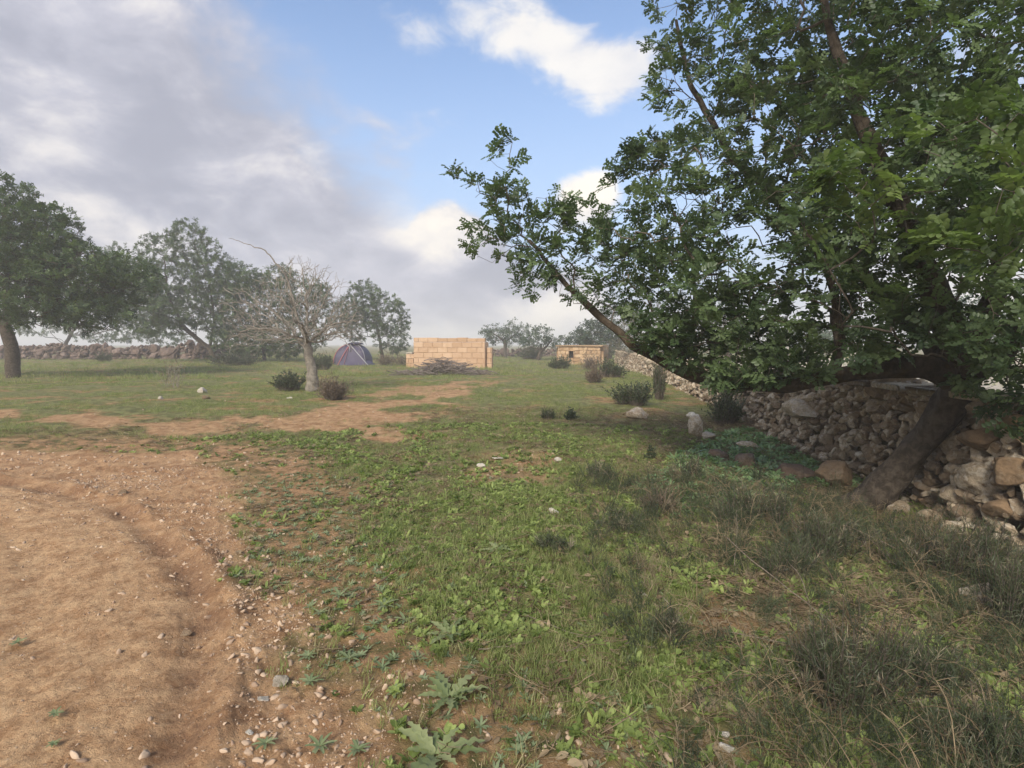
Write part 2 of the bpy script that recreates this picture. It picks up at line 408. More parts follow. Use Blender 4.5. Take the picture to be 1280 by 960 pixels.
def add_(N, a, b, c): return N.m('ADD', N.m('ADD', a, b), c)
def m_ground(N, b):
    p = gpos(N); bare = N.attr('bare'); spn = N.attr('sparse'); tan = N.attr('tan'); rut = N.attr('rut'); bey = N.attr('beyond'); lit_ = N.attr('litter')
    a = N.noise(p, 1.1, 8, .6, .3); c = N.noise(p, 6, 10, .68); d = N.noise(p, 42, 8, .7); e = N.noise(p, .25, 5)
    m = N.n('ShaderNodeMapping'); N.put(m.inputs[0], p); m.inputs['Rotation'].default_value = (0, 0, R(35)); m.inputs['Scale'].default_value = (1, 7, 1)
    stc = N.noise(m.outputs[0], 3.2, 7, .65, 1.2)
    red = N.mix(N.ss(c, .34, .66), (.24, .120, .058), (.44, .26, .135))
    tanc = N.mix(N.ss(N.m('ADD', N.m('MULTIPLY', c, .55), N.m('MULTIPLY', N.noise(p, 28, 8, .7), .45)), .38, .62), (.37, .205, .100), (.66, .43, .235))
    soil = N.mix(N.m('ADD', tan, N.m('MULTIPLY', N.m('SUBTRACT', a, .5), .8), clamp=True), red, tanc)
    ta = N.n('ShaderNodeAttribute', attribute_name='trk', attribute_type='GEOMETRY').outputs['Vector']; stk = N.noise(ta, .55, 6, .7, .3)
    soil = N.mix(N.m('MULTIPLY', N.m('MULTIPLY', N.attr('inrut'), N.ss(a, .42, .60)), N.ss(stk, .47, .64, 0, .6)), soil, (.26, .16, .09))
    soil = N.mix(N.m('MULTIPLY', rut, N.ss(d, .3, .6, .9, .5)), soil, (.19, .105, .062))
    soil = N.mix(N.ss(d, .60, .70, 0, .7), soil, (.58, .47, .35))
    soil = N.mix(N.ss(d, .44, .32, 0, .6), soil, (.14, .075, .045))
    soil = N.mix(N.ss(N.noise(p, 17, 8, .75), .56, .66, 0, .45), soil, (.16, .095, .06))
    grs = N.mix(N.ss(c, .35, .65), (.105, .105, .042), (.225, .22, .09))
    grs = N.mix(N.ss(e, .45, .65, 0, .35), grs, (.20, .19, .09))
    grs = N.mix(N.ss(N.m('ADD', a, N.m('MULTIPLY', N.m('SUBTRACT', d, .5), .5)), .52, .64, 0, .8), grs, red)
    shaded_litter = N.mix(N.ss(d, .35, .65), (.055, .050, .026), (.15, .135, .07))  # litter tone kept dark so it also paints the tree's shade
    grs = N.mix(N.m('MULTIPLY', lit_, N.ss(c, .4, .6, .45, .95)), grs, shaded_litter)
    g = N.mix(N.m('MAXIMUM', bare, N.m('MULTIPLY', spn, N.ss(c, .36, .56))), grs, soil)
    g = N.mix(bey, g, N.mix(N.ss(c, .3, .7), (.46, .39, .29), (.62, .55, .44)))
    N.put(b.inputs['Base Color'], g)
    bump(N, b, add_(N, N.m('MULTIPLY', c, .35), N.m('MULTIPLY', d, .5), N.m('ADD', N.m('MULTIPLY', N.noise(p, 130, 6, .75), .28), N.m('MULTIPLY', N.m('MULTIPLY', stk, N.attr('inrut')), N.ss(a, .42, .60, 0, .45)))), .045, .9)
M_ground = mat('ground', m_ground, .97, .08)
M_bark = barkmat('carob_bark', (.058, .045, .033), (.145, .115, .085), 15)
M_bark2 = barkmat('mossy_bark', (.055, .040, .028), (.115, .088, .062), 15, moss=(.10, .070, .026))
M_twig = barkmat('twig_bark', (.12, .095, .07), (.24, .2, .155), 25)
M_dead = barkmat('bare_bark', (.24, .205, .165), (.42, .375, .31), 12)
M_dead2 = barkmat('bare_trunk_bark', (.17, .145, .115), (.33, .29, .235), 8)
M_carob = leafmat('carob_leaf', (.045, .075, .030), (.15, .205, .085), .34, .42)
M_carob_l = leafmat('carob_leaf_young', (.08, .12, .035), (.19, .24, .08), .38)
M_tree_l = leafmat('orchard_leaf', (.036, .062, .022), (.125, .175, .06), .30)
M_olive = leafmat('olive_leaf', (.05, .08, .045), (.13, .165, .10), .25)
M_evg = leafmat('evergreen_leaf', (.028, .05, .024), (.07, .11, .045), .2)
M_grey = leafmat('grey_scrub_leaf', (.11, .10, .065), (.22, .20, .14), .25)
M_shrub = leafmat('shrub_leaf', (.040, .055, .028), (.11, .135, .065), .25)
M_fine = leafmat('feathery_leaf', (.034, .046, .024), (.145, .165, .08), .25, dry=(.30, .25, .17))
M_drys = leafmat('dry_scrub', (.12, .085, .06), (.26, .20, .14), .2, .8)
M_stone = stonemat('field_stone', (.27, .20, .13), (.58, .47, .33), (.23, .15, .09), 5.0, (.66, .60, .50), .6)
M_boulder = stonemat('brown_boulder', (.18, .12, .07), (.36, .245, .145), (.10, .075, .05), 3.0, (.30, .25, .18), .35)
M_redstone = stonemat('red_brown_rock', (.15, .10, .07), (.25, .175, .12), (.12, .085, .06), 3.0, (.3, .24, .17), .3)
M_white = stonemat('pale_limestone', (.42, .36, .28), (.62, .56, .46), (.32, .24, .17), 6.0, (.66, .62, .54), .5)
M_farstone = stonemat('far_wall_stone', (.13, .09, .07), (.26, .185, .145), (.10, .07, .055), 2.0, (.3, .25, .21), .4)

# ---------------------------------------------------------------- ground sheet
na = 1100
ang = np.concatenate([np.linspace(-R(52), R(52), 800, endpoint=False), np.linspace(R(52), 2 * math.pi - R(52), 240, endpoint=False)])
na = len(ang); rr = np.concatenate([[.25, .6, .95], np.geomspace(1.2, 16, 330), np.geomspace(16.3, 80, 90), np.geomspace(84, 700, 24)])
X = rr[:, None] * np.sin(ang)[None]; Y = rr[:, None] * np.cos(ang)[None]
x = X.ravel(); y = Y.ravel(); F = fields(x, y); z = height(x, y, F)
k = np.arange(na); k2 = (k + 1) % na; i = (np.arange(len(rr) - 1) * na)[:, None]
Q = np.stack([i + k, i + na + k, i + na + k2, i + k2], -1).reshape(-1, 4)
V = np.c_[x, y, z]; V = np.vstack([V, [[0, 0, float(hz(0, 0)[0])]]]); C = np.stack([np.full(na, len(V) - 1), k, k2], -1)
def ap(a): return np.append(a, a[-1]).astype(np.float32)
tanf = F['bare'] * sstep(-F['rd'], -.9, .5) * sstep(F['r'] , 0, 1); tanf = np.maximum(tanf * .95, .45 * F['bare'])
rutf = np.exp(-((F['rd'] - .02) / .09) ** 2) * np.clip(.7 + 1.5 * F['nf'], 0, 1) + .6 * np.exp(-((F['rd'] - .22) / .20) ** 2) * np.clip(.4 + 2.5 * F['nf'], 0, 1)
rutf = rutf * F['bare'] * (F['al'] > .02)
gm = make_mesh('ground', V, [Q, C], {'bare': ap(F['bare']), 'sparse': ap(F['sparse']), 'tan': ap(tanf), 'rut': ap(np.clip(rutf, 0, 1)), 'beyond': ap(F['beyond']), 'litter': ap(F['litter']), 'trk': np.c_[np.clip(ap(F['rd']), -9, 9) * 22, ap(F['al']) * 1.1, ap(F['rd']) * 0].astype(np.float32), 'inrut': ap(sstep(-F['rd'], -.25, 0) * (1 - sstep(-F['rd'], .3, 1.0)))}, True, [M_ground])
tag(link('ground', gm), kind='structure')

# ---------------------------------------------------------------- scatter (stuff only)
def templates(name, metas, m):
    c = bpy.data.collections.new(name)
    for k_, g in enumerate(metas):
        c.objects.link(bpy.data.objects.new('%s_%02d' % (name, k_), g.mesh('%s_%02d' % (name, k_), [m])))
    return c
def scatter(name, coll, ntemp, pts, rot, scl, label, cat):
    me = make_mesh(name, pts, [], {'rot': rot.astype(np.float32), 'scl': scl.astype(np.float32), 'idx': rng.integers(0, ntemp, len(pts)).astype(np.int32)})
    o = link(name, me); ng = bpy.data.node_groups.new(name, 'GeometryNodeTree')
    ng.interface.new_socket('Geometry', in_out='INPUT', socket_type='NodeSocketGeometry'); ng.interface.new_socket('Geometry', in_out='OUTPUT', socket_type='NodeSocketGeometry')
    gi = ng.nodes.new('NodeGroupInput'); go = ng.nodes.new('NodeGroupOutput'); ip = ng.nodes.new('GeometryNodeInstanceOnPoints'); ci = ng.nodes.new('GeometryNodeCollectionInfo')
    ci.inputs[0].default_value = coll; ci.inputs['Separate Children'].default_value = True; ci.inputs['Reset Children'].default_value = True
    def na_(n, ty):
        a = ng.nodes.new('GeometryNodeInputNamedAttribute'); a.data_type = ty; a.inputs['Name'].default_value = n; return a.outputs['Attribute']
    ng.links.new(gi.outputs[0], ip.inputs['Points']); ng.links.new(ci.outputs[0], ip.inputs['Instance']); ip.inputs['Pick Instance'].default_value = True
    ng.links.new(na_('idx', 'INT'), ip.inputs['Instance Index']); ng.links.new(na_('rot', 'FLOAT_VECTOR'), ip.inputs['Rotation']); ng.links.new(na_('scl', 'FLOAT'), ip.inputs['Scale'])
    ng.links.new(ip.outputs[0], go.inputs[0]); md = o.modifiers.new('scatter', 'NODES'); md.node_group = ng
    return tag(o, label, cat, kind='stuff')
def pts_in(n, r0, r1, half=R(50), power=1.0):          # random points of the ground ahead of the camera, evener in the picture for power < 1
    u = rng.random(n); r = (r0 ** (2 * power) + u * (r1 ** (2 * power) - r0 ** (2 * power))) ** (1 / (2 * power))
    a = rng.uniform(-half, half, n); return r * np.sin(a), r * np.cos(a)
def blade(g, base, L_, w, lean, az, r=0.0, segs=3, droop=.6):
    t = np.linspace(0, 1, segs + 1); out = np.array([math.cos(az), math.sin(az), 0]); side = np.array([-math.sin(az), math.cos(az), 0])
    a = lean + droop * t; dx = np.cumsum(np.r_[0, np.sin(a[:-1])]) * L_ / segs; dz = np.cumsum(np.r_[0, np.cos(a[:-1])]) * L_ / segs
    c = base + out * dx[:, None] + np.array([0, 0, 1.]) * dz[:, None]; wd = w * (1 - t ** 1.6) * .5 + .0003
    v = np.vstack([c - side * wd[:, None], c + side * wd[:, None]]); n = segs + 1
    q = np.array([[i, i + 1, n + i + 1, n + i] for i in range(segs)]); g.add(v, q, r=r)
def leaf(g, base, L_, w, lean, az, r=0.0, fold=.25, curl=.5):
    t = np.array([0, .25, .55, .82, 1.0]); ww = np.array([.12, .75, 1.0, .7, .05]) * w / 2
    out = np.array([math.cos(az), math.sin(az), 0]); side = np.array([-math.sin(az), math.cos(az), 0])
    a = lean + curl * t; d = np.diff(np.r_[0, t]); dx = np.cumsum(np.sin(a) * d) * L_; dz = np.cumsum(np.cos(a) * d) * L_
    c = base + out * dx[:, None] + np.array([0, 0, 1.]) * dz[:, None]; up = np.array([0, 0, 1.]) * (ww * fold)[:, None]
    v = np.vstack([c - side * ww[:, None] + up, c, c + side * ww[:, None] + up])
    q = np.array([[i, i + 1, 5 + i + 1, 5 + i] for i in range(4)] + [[5 + i, 5 + i + 1, 10 + i + 1, 10 + i] for i in range(4)]); g.add(v, q, r=r)
U = rng.uniform
def t_grass(n, h, spread):
    g = Geo()
    for _ in range(n):
        b = np.array([U(-spread, spread), U(-spread, spread), -.005]); blade(g, b, h * U(.5, 1.2), U(.003, .006), U(.05, .7), U(0, 6.28), droop=U(.2, 1.2))
    return g
def t_weed(n, s):
    g = Geo(); 
    for _ in range(n):
        st_ = U(.1, .8) * s; az = U(0, 6.28); off = np.array([math.cos(az), math.sin(az), 0]) * U(0, .5) * s; top = off + np.array([0, 0, st_ * U(.3, .9)])
        g.tube(np.array([off * .2, top]), .0012, 3); 
        for k_ in range(int(U(2, 5))): leaf(g, top, s * U(.35, .7), s * U(.25, .42), U(.9, 1.6), U(0, 6.28), curl=U(0, .7))
    return g
def t_rosette(n, s):
    g = Geo()
    for k_ in range(n): leaf(g, np.array([0, 0, .002]), s * U(.6, 1.1), s * U(.18, .28), U(.7, 1.35), k_ * 2.4 + U(-.2, .2), curl=U(.1, .5))
    return g
M_grass = leafmat('grass', (.12, .15, .042), (.40, .43, .165), .35, .6, dry=(.36, .31, .17), inst=True, spec=.2)
M_weed = leafmat('weed_leaf', (.12, .165, .038), (.40, .46, .15), .35, .55, inst=True, spec=.25)
M_teal = leafmat('blue_green_weed', (.12, .20, .075), (.34, .46, .22), .3, .5, inst=True)
M_ros = leafmat('grey_green_weed', (.15, .19, .09), (.29, .33, .18), .25, .6, inst=True)
M_straw = leafmat('dead_straw', (.13, .085, .045), (.42, .32, .19), .15, .8, inst=True)
c_gr = templates('grass_tuft', [t_grass(16, .075, .035), t_grass(22, .055, .05), t_grass(12, .11, .03), t_grass(20, .06, .06)], M_grass)
c_gf = templates('long_grass', [t_grass(16, .14, .10), t_grass(22, .12, .14), t_grass(18, .10, .12)], M_grass)
c_wd = templates('weed', [t_weed(7, .05), t_weed(5, .06), t_weed(9, .045), t_rosette(7, .05), t_rosette(5, .07)], M_weed)
c_tl = templates('leafy_weed', [t_weed(9, .10), t_weed(7, .13), t_rosette(9, .14)], M_teal)
c_rs = templates('rosette', [t_rosette(10, .075), t_rosette(13, .06), t_rosette(8, .085)], M_ros)
def t_straw():
    g = Geo()
    for _ in range(7):
        p = np.array([U(-.06, .06), U(-.06, .06), U(.002, .02)]); a = U(0, 6.28); L_ = U(.03, .13); e = p + np.array([math.cos(a) * L_, math.sin(a) * L_, U(0, .02)])
        g.tube(np.array([p, (p + e) / 2 + rng.normal(0, .006, 3), e]), U(.0008, .002), 3)
    for _ in range(4): leaf(g, np.array([U(-.06, .06), U(-.06, .06), .006]), U(.03, .05), U(.015, .028), U(1.3, 1.7), U(0, 6.28), curl=U(-.3, .3))
    return g
c_st = templates('straw', [t_straw() for _ in range(4)], M_straw)
def keep(x, y, prob): m = rng.random(len(x)) < prob; return x[m], y[m]
def finish(x, y, s0, s1, tilt=.2, sink=0.0):
    n = len(x); z = hz(x, y) - sink
    return np.c_[x, y, z], np.c_[rng.normal(0, tilt, n), rng.normal(0, tilt, n), U(0, 6.28, n)], U(s0, s1, n)
def cat3(*a): return [np.concatenate([q[i] for q in a]) for i in range(3)]
def dens(x, y, mode):
    f = fields(x, y); cl = np.clip(.42 + 1.7 * fbm(x * 1.5 + 3, y * 1.5, 3) + .9 * fbm(x * .35, y * .35, 2), .04, 1.2)
    gr = (1 - f['bare']) ** 1.6 * (1 - .93 * sstep(f['sparse'], .25, .9)) * (1 - f['beyond'] * .93)
    if mode == 'grass': return gr * cl * (1 - .45 * f['litter'])
    if mode == 'weed': return gr * np.clip(.4 + 1.5 * fbm(x * 2.3 + 30, y * 2.3, 3), 0, 1.2)
    if mode == 'straw': return (.06 + .55 * f['litter'] + .16 * gr) * (1 - f['beyond']) * (1 - f['bare'])
    if mode == 'ros': return (f['sparse'] + .1 * gr) * (1 - f['bare']) * (1 - f['beyond'])
a1 = pts_in(40000, 1.3, 7, power=.75); a1 = keep(*a1, dens(*a1, 'grass'))
scatter('grass', c_gr, 4, *finish(*a1, .35, .95), 'short green grass growing between the bare earth and the stone wall', 'grass')
a2 = pts_in(90000, 6.5, 24, power=.6); a2 = keep(*a2, dens(*a2, 'grass'))
a3 = pts_in(26000, 22, 70, power=.5); a3 = keep(*a3, dens(*a3, 'grass'))
scatter('meadow_grass', c_gf, 3, *cat3(finish(*a2, .28, .62), finish(*a3, .9, 1.9)), 'green field grass running back to the far trees and walls', 'grass')
b1 = pts_in(52000, 1.3, 10, power=.75); b1 = keep(*b1, dens(*b1, 'weed'))
scatter('weeds', c_wd, 5, *finish(*b1, .5, 1.3, .3), 'small broad-leaved green weeds spread among the short grass', 'weeds')
d1 = pts_in(7000, 1.3, 7); d1 = keep(*d1, dens(*d1, 'ros'))
scatter('rosette_weeds', c_rs, 3, *finish(*d1, .25, .7, .12), 'tiny grey-green weeds dotted over the red earth edge', 'weeds')
e1 = pts_in(40000, 1.3, 12, power=.8); e1 = keep(*e1, dens(*e1, 'straw'))
scatter('leaf_litter', c_st, 4, *finish(*e1, .6, 1.4, .2), 'dry leaf and straw litter lying under the carob tree', 'litter')
tp = poly([(830, 590), (880, 560), (900, 545), (950, 540), (1030, 570), (1050, 600), (980, 625), (880, 640), (820, 620)])
tx = U(tp[:, 0].min() - .3, tp[:, 0].max() + .3, 5000); ty = U(tp[:, 1].min() - .5, tp[:, 1].max() + .5, 5000)
sdv = sd(tx, ty, tp) + .5 * fbm(tx * 2, ty * 2, 3); tx, ty = tx[sdv < .1], ty[sdv < .1]; s_, t_ = st(tx, ty); tx, ty = tx[s_ < WALL_S - .1], ty[s_ < WALL_S - .1]
tx, ty = keep(tx, ty, .6)
scatter('ground_cover', c_tl, 3, *finish(tx, ty, .4, .9, .25), 'bright blue-green leafy weeds covering the foot of the dry stone wall', 'ground cover')

# wiry undergrowth
def t_wiry(h, n):
    g = Geo()
    for _ in range(n):
        az = U(0, 6.28); L_ = h * U(.4, 1.2); lean = U(.1, 1.2); d = np.array([math.cos(az) * math.sin(lean), math.sin(az) * math.sin(lean), math.cos(lean)]) * L_; p0 = np.array([U(-.05, .05), U(-.05, .05), 0])
        mid = p0 + d * .5 + rng.normal(0, .12, 3) * L_; mid[2] = abs(mid[2]); t = np.linspace(0, 1, 5)[:, None]; pts = p0 * (1 - t) ** 2 + 2 * mid * t * (1 - t) + (p0 + d) * t ** 2; r_ = U(0, 1)
        g.tube(pts, np.linspace(.0018, .0007, 5), 3, r=r_); k_ = int(U(10, 26)); ts = U(.15, 1, k_); q = p0 * ((1 - ts) ** 2)[:, None] + 2 * mid * (ts * (1 - ts))[:, None] + (p0 + d) * (ts ** 2)[:, None]
        dr = unit(rng.normal(0, .8, (k_, 3)) + unit(d)); e = q + dr * U(.012, .045, k_)[:, None]; sdv_ = unit(np.cross(dr, rng.normal(size=(k_, 3)))) * .0011
        g.add(np.stack([q - sdv_, q + sdv_, e], 1).reshape(-1, 3), np.arange(3 * k_).reshape(-1, 3), r=r_)
    return g
M_wiry = leafmat('wiry_weed', (.038, .052, .026), (.13, .15, .07), .2, .7, dry=(.28, .22, .14), inst=True)
c_wy = templates('wiry_weed', [t_wiry(.16, 16), t_wiry(.22, 14), t_wiry(.12, 18), t_wiry(.28, 10)], M_wiry)
wp = poly([(835, 600), (900, 610), (1000, 625), (1080, 650), (1300, 680), (1500, 800), (1500, 1100), (1000, 1100), (930, 960), (880, 840), (820, 740), (790, 650)])
wx = U(wp[:, 0].min() - .3, wp[:, 0].max() + .3, 3600); wy = U(wp[:, 1].min() - .3, wp[:, 1].max() + .3, 3600)
sdv = sd(wx, wy, wp) + .7 * fbm(wx * 1.3, wy * 1.3, 3); k_ = rng.random(len(wx)) < np.clip(.62 - sdv * .8, 0, 1) * np.clip(.70 + 1.5 * fbm(wx * 1.6 + 9, wy * 1.6, 3), .05, 1); wx, wy = wx[k_], wy[k_]; s_, t_ = st(wx, wy); wx, wy = wx[s_ < WALL_S], wy[s_ < WALL_S]
scatter('undergrowth', c_wy, 4, *finish(wx, wy, .45, 1.15, .35), 'dark wiry tangle of weeds and dead stems below the carob tree', 'undergrowth')

def t_stalk():
    g = Geo()
    for _ in range(3):
        az = U(0, 6.28); L_ = U(.25, .6); p0 = np.array([U(-.04, .04), U(-.04, .04), 0]); lean = U(.3, 1.25); d = np.array([math.cos(az) * math.sin(lean), math.sin(az) * math.sin(lean), math.cos(lean)]) * L_
        t = np.linspace(0, 1, 7)[:, None]; mid = p0 + d * .5 + np.array([0, 0, .25 * L_]) + rng.normal(0, .05, 3) * L_; e = p0 + d; e[2] *= .5; pts = p0 * (1 - t) ** 2 + 2 * mid * t * (1 - t) + e * t ** 2; g.tube(pts, np.linspace(.0022, .0009, 7), 4)
        for _ in range(4):
            j = int(U(2, 6)); dd = unit(rng.normal(0, 1, 3) + unit(d)) * U(.03, .10); g.tube(np.array([pts[j], pts[j] + dd * .5, pts[j] + dd + rng.normal(0, .01, 3)]), [.0012, .0009, .0006], 3)
    return g
c_sk = templates('dead_stalk', [t_stalk() for _ in range(4)], M_straw)
k_ = rng.random(len(wx)) < .22
scatter('dead_stalks', c_sk, 4, *finish(wx[k_], wy[k_], .6, 1.2, .2), 'pale dead stalks arching through the dark undergrowth', 'dead stalks')
k_ = rng.random(len(wx)) < .75
scatter('undergrowth_weeds', c_wd, 5, *finish(wx[k_] + rng.normal(0, .12, k_.sum()), wy[k_] + rng.normal(0, .12, k_.sum()), .6, 1.3, .4), 'broad green weed leaves pushing up between the wiry undergrowth', 'weeds')

# pebbles
M_peb = mat('pebble', lambda N, b: N.put(b.inputs['Base Color'], N.mix(N.m('ADD', N.m('MULTIPLY', N.n('ShaderNodeObjectInfo').outputs['Random'], .8), N.m('MULTIPLY', N.noise(gpos(N), 60, 4), .3)), (.24, .15, .095), (.56, .42, .29))), .9, .2)
def t_peb(k_):
    v, f = stone(2, .5, 9, 100 + k_); v = v * np.array([1, U(.5, .9), U(.35, .6)]); return Geo().add(v, f)
c_pb = templates('pebble', [t_peb(k_) for k_ in range(6)], M_peb)
def pden(x, y):
    f = fields(x, y); o = sstep(f['rd'], .05, .35) * (1 - sstep(f['rd'], 1.2, 2.6)) + .14 * (f['rd'] < 0.05)
    return (f['bare'] * (o * .8 + .12) + f['sparse'] * .18 + .008) * (1 - f['beyond']) * np.clip(.6 + 2 * fbm(x * 1.4, y * 1.4, 3), .1, 1.5)
p1 = pts_in(90000, 1.2, 8, power=.8); p1 = keep(*p1, pden(*p1)); p2 = pts_in(16000, 7.5, 24, power=.6); p2 = keep(*p2, pden(*p2))
q1 = list(finish(*p1, 0, 1, .6)); q1[2] = np.clip(.0033 * np.exp(rng.gamma(1.6, .45, len(q1[2]))), .003, .030); q2 = finish(*p2, .010, .038, .6)
scatter('gravel', c_pb, 6, *cat3(q1, q2), 'small pale stones and grit strewn over the tan dirt track', 'gravel')

# ---------------------------------------------------------------- trees
def grow(skel, targets, step=.14, bf=.3, wig=.02, sag=0.0, tip=.004, power=2.2):
    """skel: list of (parent_branch_index or None, pts, radii). returns nodes, parent, radius"""
    N_ = []; par = []; rmin = []; starts = []; plen = []
    for pb, pts, rad in skel:
        pts = np.asarray(pts, float); seg = np.linalg.norm(np.diff(pts, axis=0), axis=1)
        s = np.r_[0, np.cumsum(seg)]; m = max(2, int(s[-1] / step)); u = np.linspace(0, s[-1], m + 1)
        q = np.stack([np.interp(u, s, pts[:, k_]) for k_ in range(3)], -1); rr_ = np.interp(u, s, rad)
        ker = q.copy(); ker[1:-1] = (q[:-2] + 2 * q[1:-1] + q[2:]) / 4; ker[1:-1] += rng.normal(0, wig * .5, ker[1:-1].shape); q = ker
        if pb is None: p = -1; base = 0
        else:
            A = np.array(N_); p = int(np.argmin(np.linalg.norm(A - q[0], axis=1))); base = plen[p]; q = q[1:]; rr_ = rr_[1:]
        starts.append((len(N_), len(N_) + len(q)))
        for k_, (a, r_) in enumerate(zip(q, rr_)):
            d_ = 0 if p < 0 else np.linalg.norm(a - N_[p]); N_.append(a); par.append(p); rmin.append(r_); plen.append((0 if p < 0 else plen[p]) + d_); p = len(N_) - 1
    T = np.asarray(targets, float); alive = np.ones(len(T), bool)
    A = np.array(N_); PL = np.array(plen); RM = np.array(rmin); allow = np.arange(len(A)) > 4
    dm = np.linalg.norm(T[:, None] - A[None], axis=2) + bf * PL[None]; dm[:, ~allow] += 5
    cost = dm.min(1); who = dm.argmin(1); tips = []
    while alive.any():
        k_ = int(np.argmin(np.where(alive, cost, 1e9))); alive[k_] = False
        a = N_[who[k_]]; b = T[k_]; L_ = np.linalg.norm(b - a)
        if L_ < 1e-3: continue
        m = max(1, int(L_ / step)); p = who[k_]; new = []
        for j in range(1, m + 1):
            t = j / m; q = a + (b - a) * t; q = q + np.array([0, 0, -1]) * sag * math.sin(math.pi * t) * L_
            if j < m: q = q + rng.normal(0, wig, 3)
            N_.append(q); par.append(p); rmin.append(0); plen.append(plen[p] + np.linalg.norm(q - N_[p])); p = len(N_) - 1; new.append(p)
        tips.append(p)
        B = np.array([N_[j] for j in new]); dd = np.linalg.norm(T[:, None] - B[None], axis=2) + bf * np.array([plen[j] for j in new])[None]
        w = dd.min(1); u = w < cost; cost[u] = w[u]; who[u] = np.array(new)[dd.argmin(1)[u]]
    n = len(N_); acc = np.zeros(n); rad = np.zeros(n)
    ch = [[] for _ in range(n)]
    for k_, p in enumerate(par):
        if p >= 0: ch[p].append(k_)
    for k_ in range(n - 1, -1, -1):
        r_ = max(tip, acc[k_] ** (1 / power)); rad[k_] = max(r_, rmin[k_]) if rmin[k_] else r_
        if par[k_] >= 0: acc[par[k_]] += max(r_, 0) ** power
    return np.array(N_), np.array(par), rad, ch, starts, np.array(rmin)
def branch_geo(N_, par, rad, ch, skip, maxr=.06):
    g = Geo(); n = len(N_); done = np.zeros(n, bool)
    for k_ in range(n):
        if k_ in skip or done[k_]: continue
        chain = [k_]; done[k_] = True; c = k_
        while True:
            nx = [j for j in ch[c] if not done[j] and j not in skip]
            if not nx: break
            c = max(nx, key=lambda j: rad[j]); chain.append(c); done[c] = True
        pts = N_[chain]; rr_ = np.minimum(rad[chain], maxr)
        if par[k_] >= 0: pts = np.vstack([N_[par[k_]][None], pts]); rr_ = np.r_[min(rr_[0], rad[par[k_]]), rr_]
        if len(pts) < 2: continue
        g.tube(pts, rr_, 7 if rr_[0] > .02 else (4 if rr_[0] > .008 else 3), r=random.random())
    return g
def pinnate(pairs, L_, lw, ll):                     # compound leaf along +x
    g = Geo(); xs = np.linspace(L_ * .25, L_ * .95, pairs)
    def lf(o, az, z_=0.0):
        o = np.array(o); out = np.array([math.cos(az), math.sin(az), z_]); sdv_ = np.array([-math.sin(az), math.cos(az), 0]); l = ll * U(.85, 1.15); w = lw * U(.85, 1.1) / 2; up = np.array([0, 0, w * .35])
        v = np.array([o, o + out * l * .35 - sdv_ * w + up, o + out * l * .8 - sdv_ * w * .85 + up, o + out * l, o + out * l * .8 + sdv_ * w * .85 + up, o + out * l * .35 + sdv_ * w + up])
        v[2:5, 2] -= l * .12; g.add(v, [[0, 1, 2, 3], [0, 3, 4, 5]])
    for k_, x_ in enumerate(xs):
        for s_ in (-1, 1): lf([x_, 0, -.12 * x_ * x_ / L_], s_ * U(1.0, 1.3), U(-.25, .15))
    if U() < .5: lf([L_, 0, -.12 * L_], U(-.2, .2))
    return np.concatenate(g.v), np.concatenate(g.q[4])
def sprig(nleaf, L_, pairs, lw, ll, stem):
    V_ = []; F_ = []; n = 0
    for k_ in range(nleaf):
        v, f = pinnate(pairs, L_ * U(.8, 1.15), lw, ll); az = k_ * 2.4 + U(-.3, .3); el = U(-.2, .9) ; o = np.array([stem * (k_ / nleaf), 0, 0])
        d = np.array([.55 + .3 * el, math.cos(az) * math.cos(el), math.sin(az) * math.cos(el)]); M = frames(d[None], np.array([[.6, 0, .8]]))[0]
        V_.append(v @ M.T + o); F_.append(f + n); n += len(v)
    return np.vstack(V_), np.vstack(F_)
SP_NEAR = [sprig(6, .13, 4, .032, .046, .10) for _ in range(4)]
SP_MID = [sprig(6, .15, 3, .045, .065, .13) for _ in range(3)]
SP_FAR = [sprig(5, .20, 2, .075, .10, .18) for _ in range(3)]
def ol_sprig():
    g = Geo()
    for k_ in range(16): 
        x_ = .22 * k_ / 16; az = k_ * 1.6; o = np.array([x_, 0, 0]); d = unit(np.array([.6, math.cos(az), math.sin(az)])); e = o + d * .075; s_ = unit(np.cross(d, [.3, .2, 1])) * .010
        g.add([o, o + (e - o) * .5 - s_, e, o + (e - o) * .5 + s_], [[0, 1, 2, 3]])
    return np.concatenate(g.v), np.concatenate(g.q[4])
SP_OL = [ol_sprig() for _ in range(3)]
def leaves(pos, dirs, sprigs, smin=.8, smax=1.2, rnd=None, upb=.45):
    g = Geo(); n = len(pos); pick = rng.integers(0, len(sprigs), n); rnd = rng.random(n) if rnd is None else rnd
    d = unit(unit(dirs) + rng.normal(0, .45, dirs.shape) + np.array([0, 0, upb])); M = frames(d) * U(smin, smax, n)[:, None, None]
    for k_, (tv, tf) in enumerate(sprigs):
        m = pick == k_
        if m.any(): v, f, r_ = place(tv, tf, M[m], pos[m], rnd[m]); g.add(v, f, r=r_)
    return g
def ell(c, r, n, shell=.35):                       # points filling an ellipsoid, denser outward
    d = unit(rng.normal(size=(n, 3))); u = rng.random(n) ** (1 / 3); u = shell + (1 - shell) * u
    return np.asarray(c) + d * u[:, None] * np.asarray(r)
def leafy_nodes(N_, par, rad, thr, every=1.0):
    k_ = np.where((rad < thr) & (par >= 0))[0]; k_ = k_[rng.random(len(k_)) < every]
    return N_[k_], N_[k_] - N_[par[k_]]
def tree_root(name, loc, label, cat='tree', group=None):
    o = bpy.data.objects.new(name, None); COL.objects.link(o); o.location = loc; o.empty_display_size = .3
    return tag(o, label, cat, group)

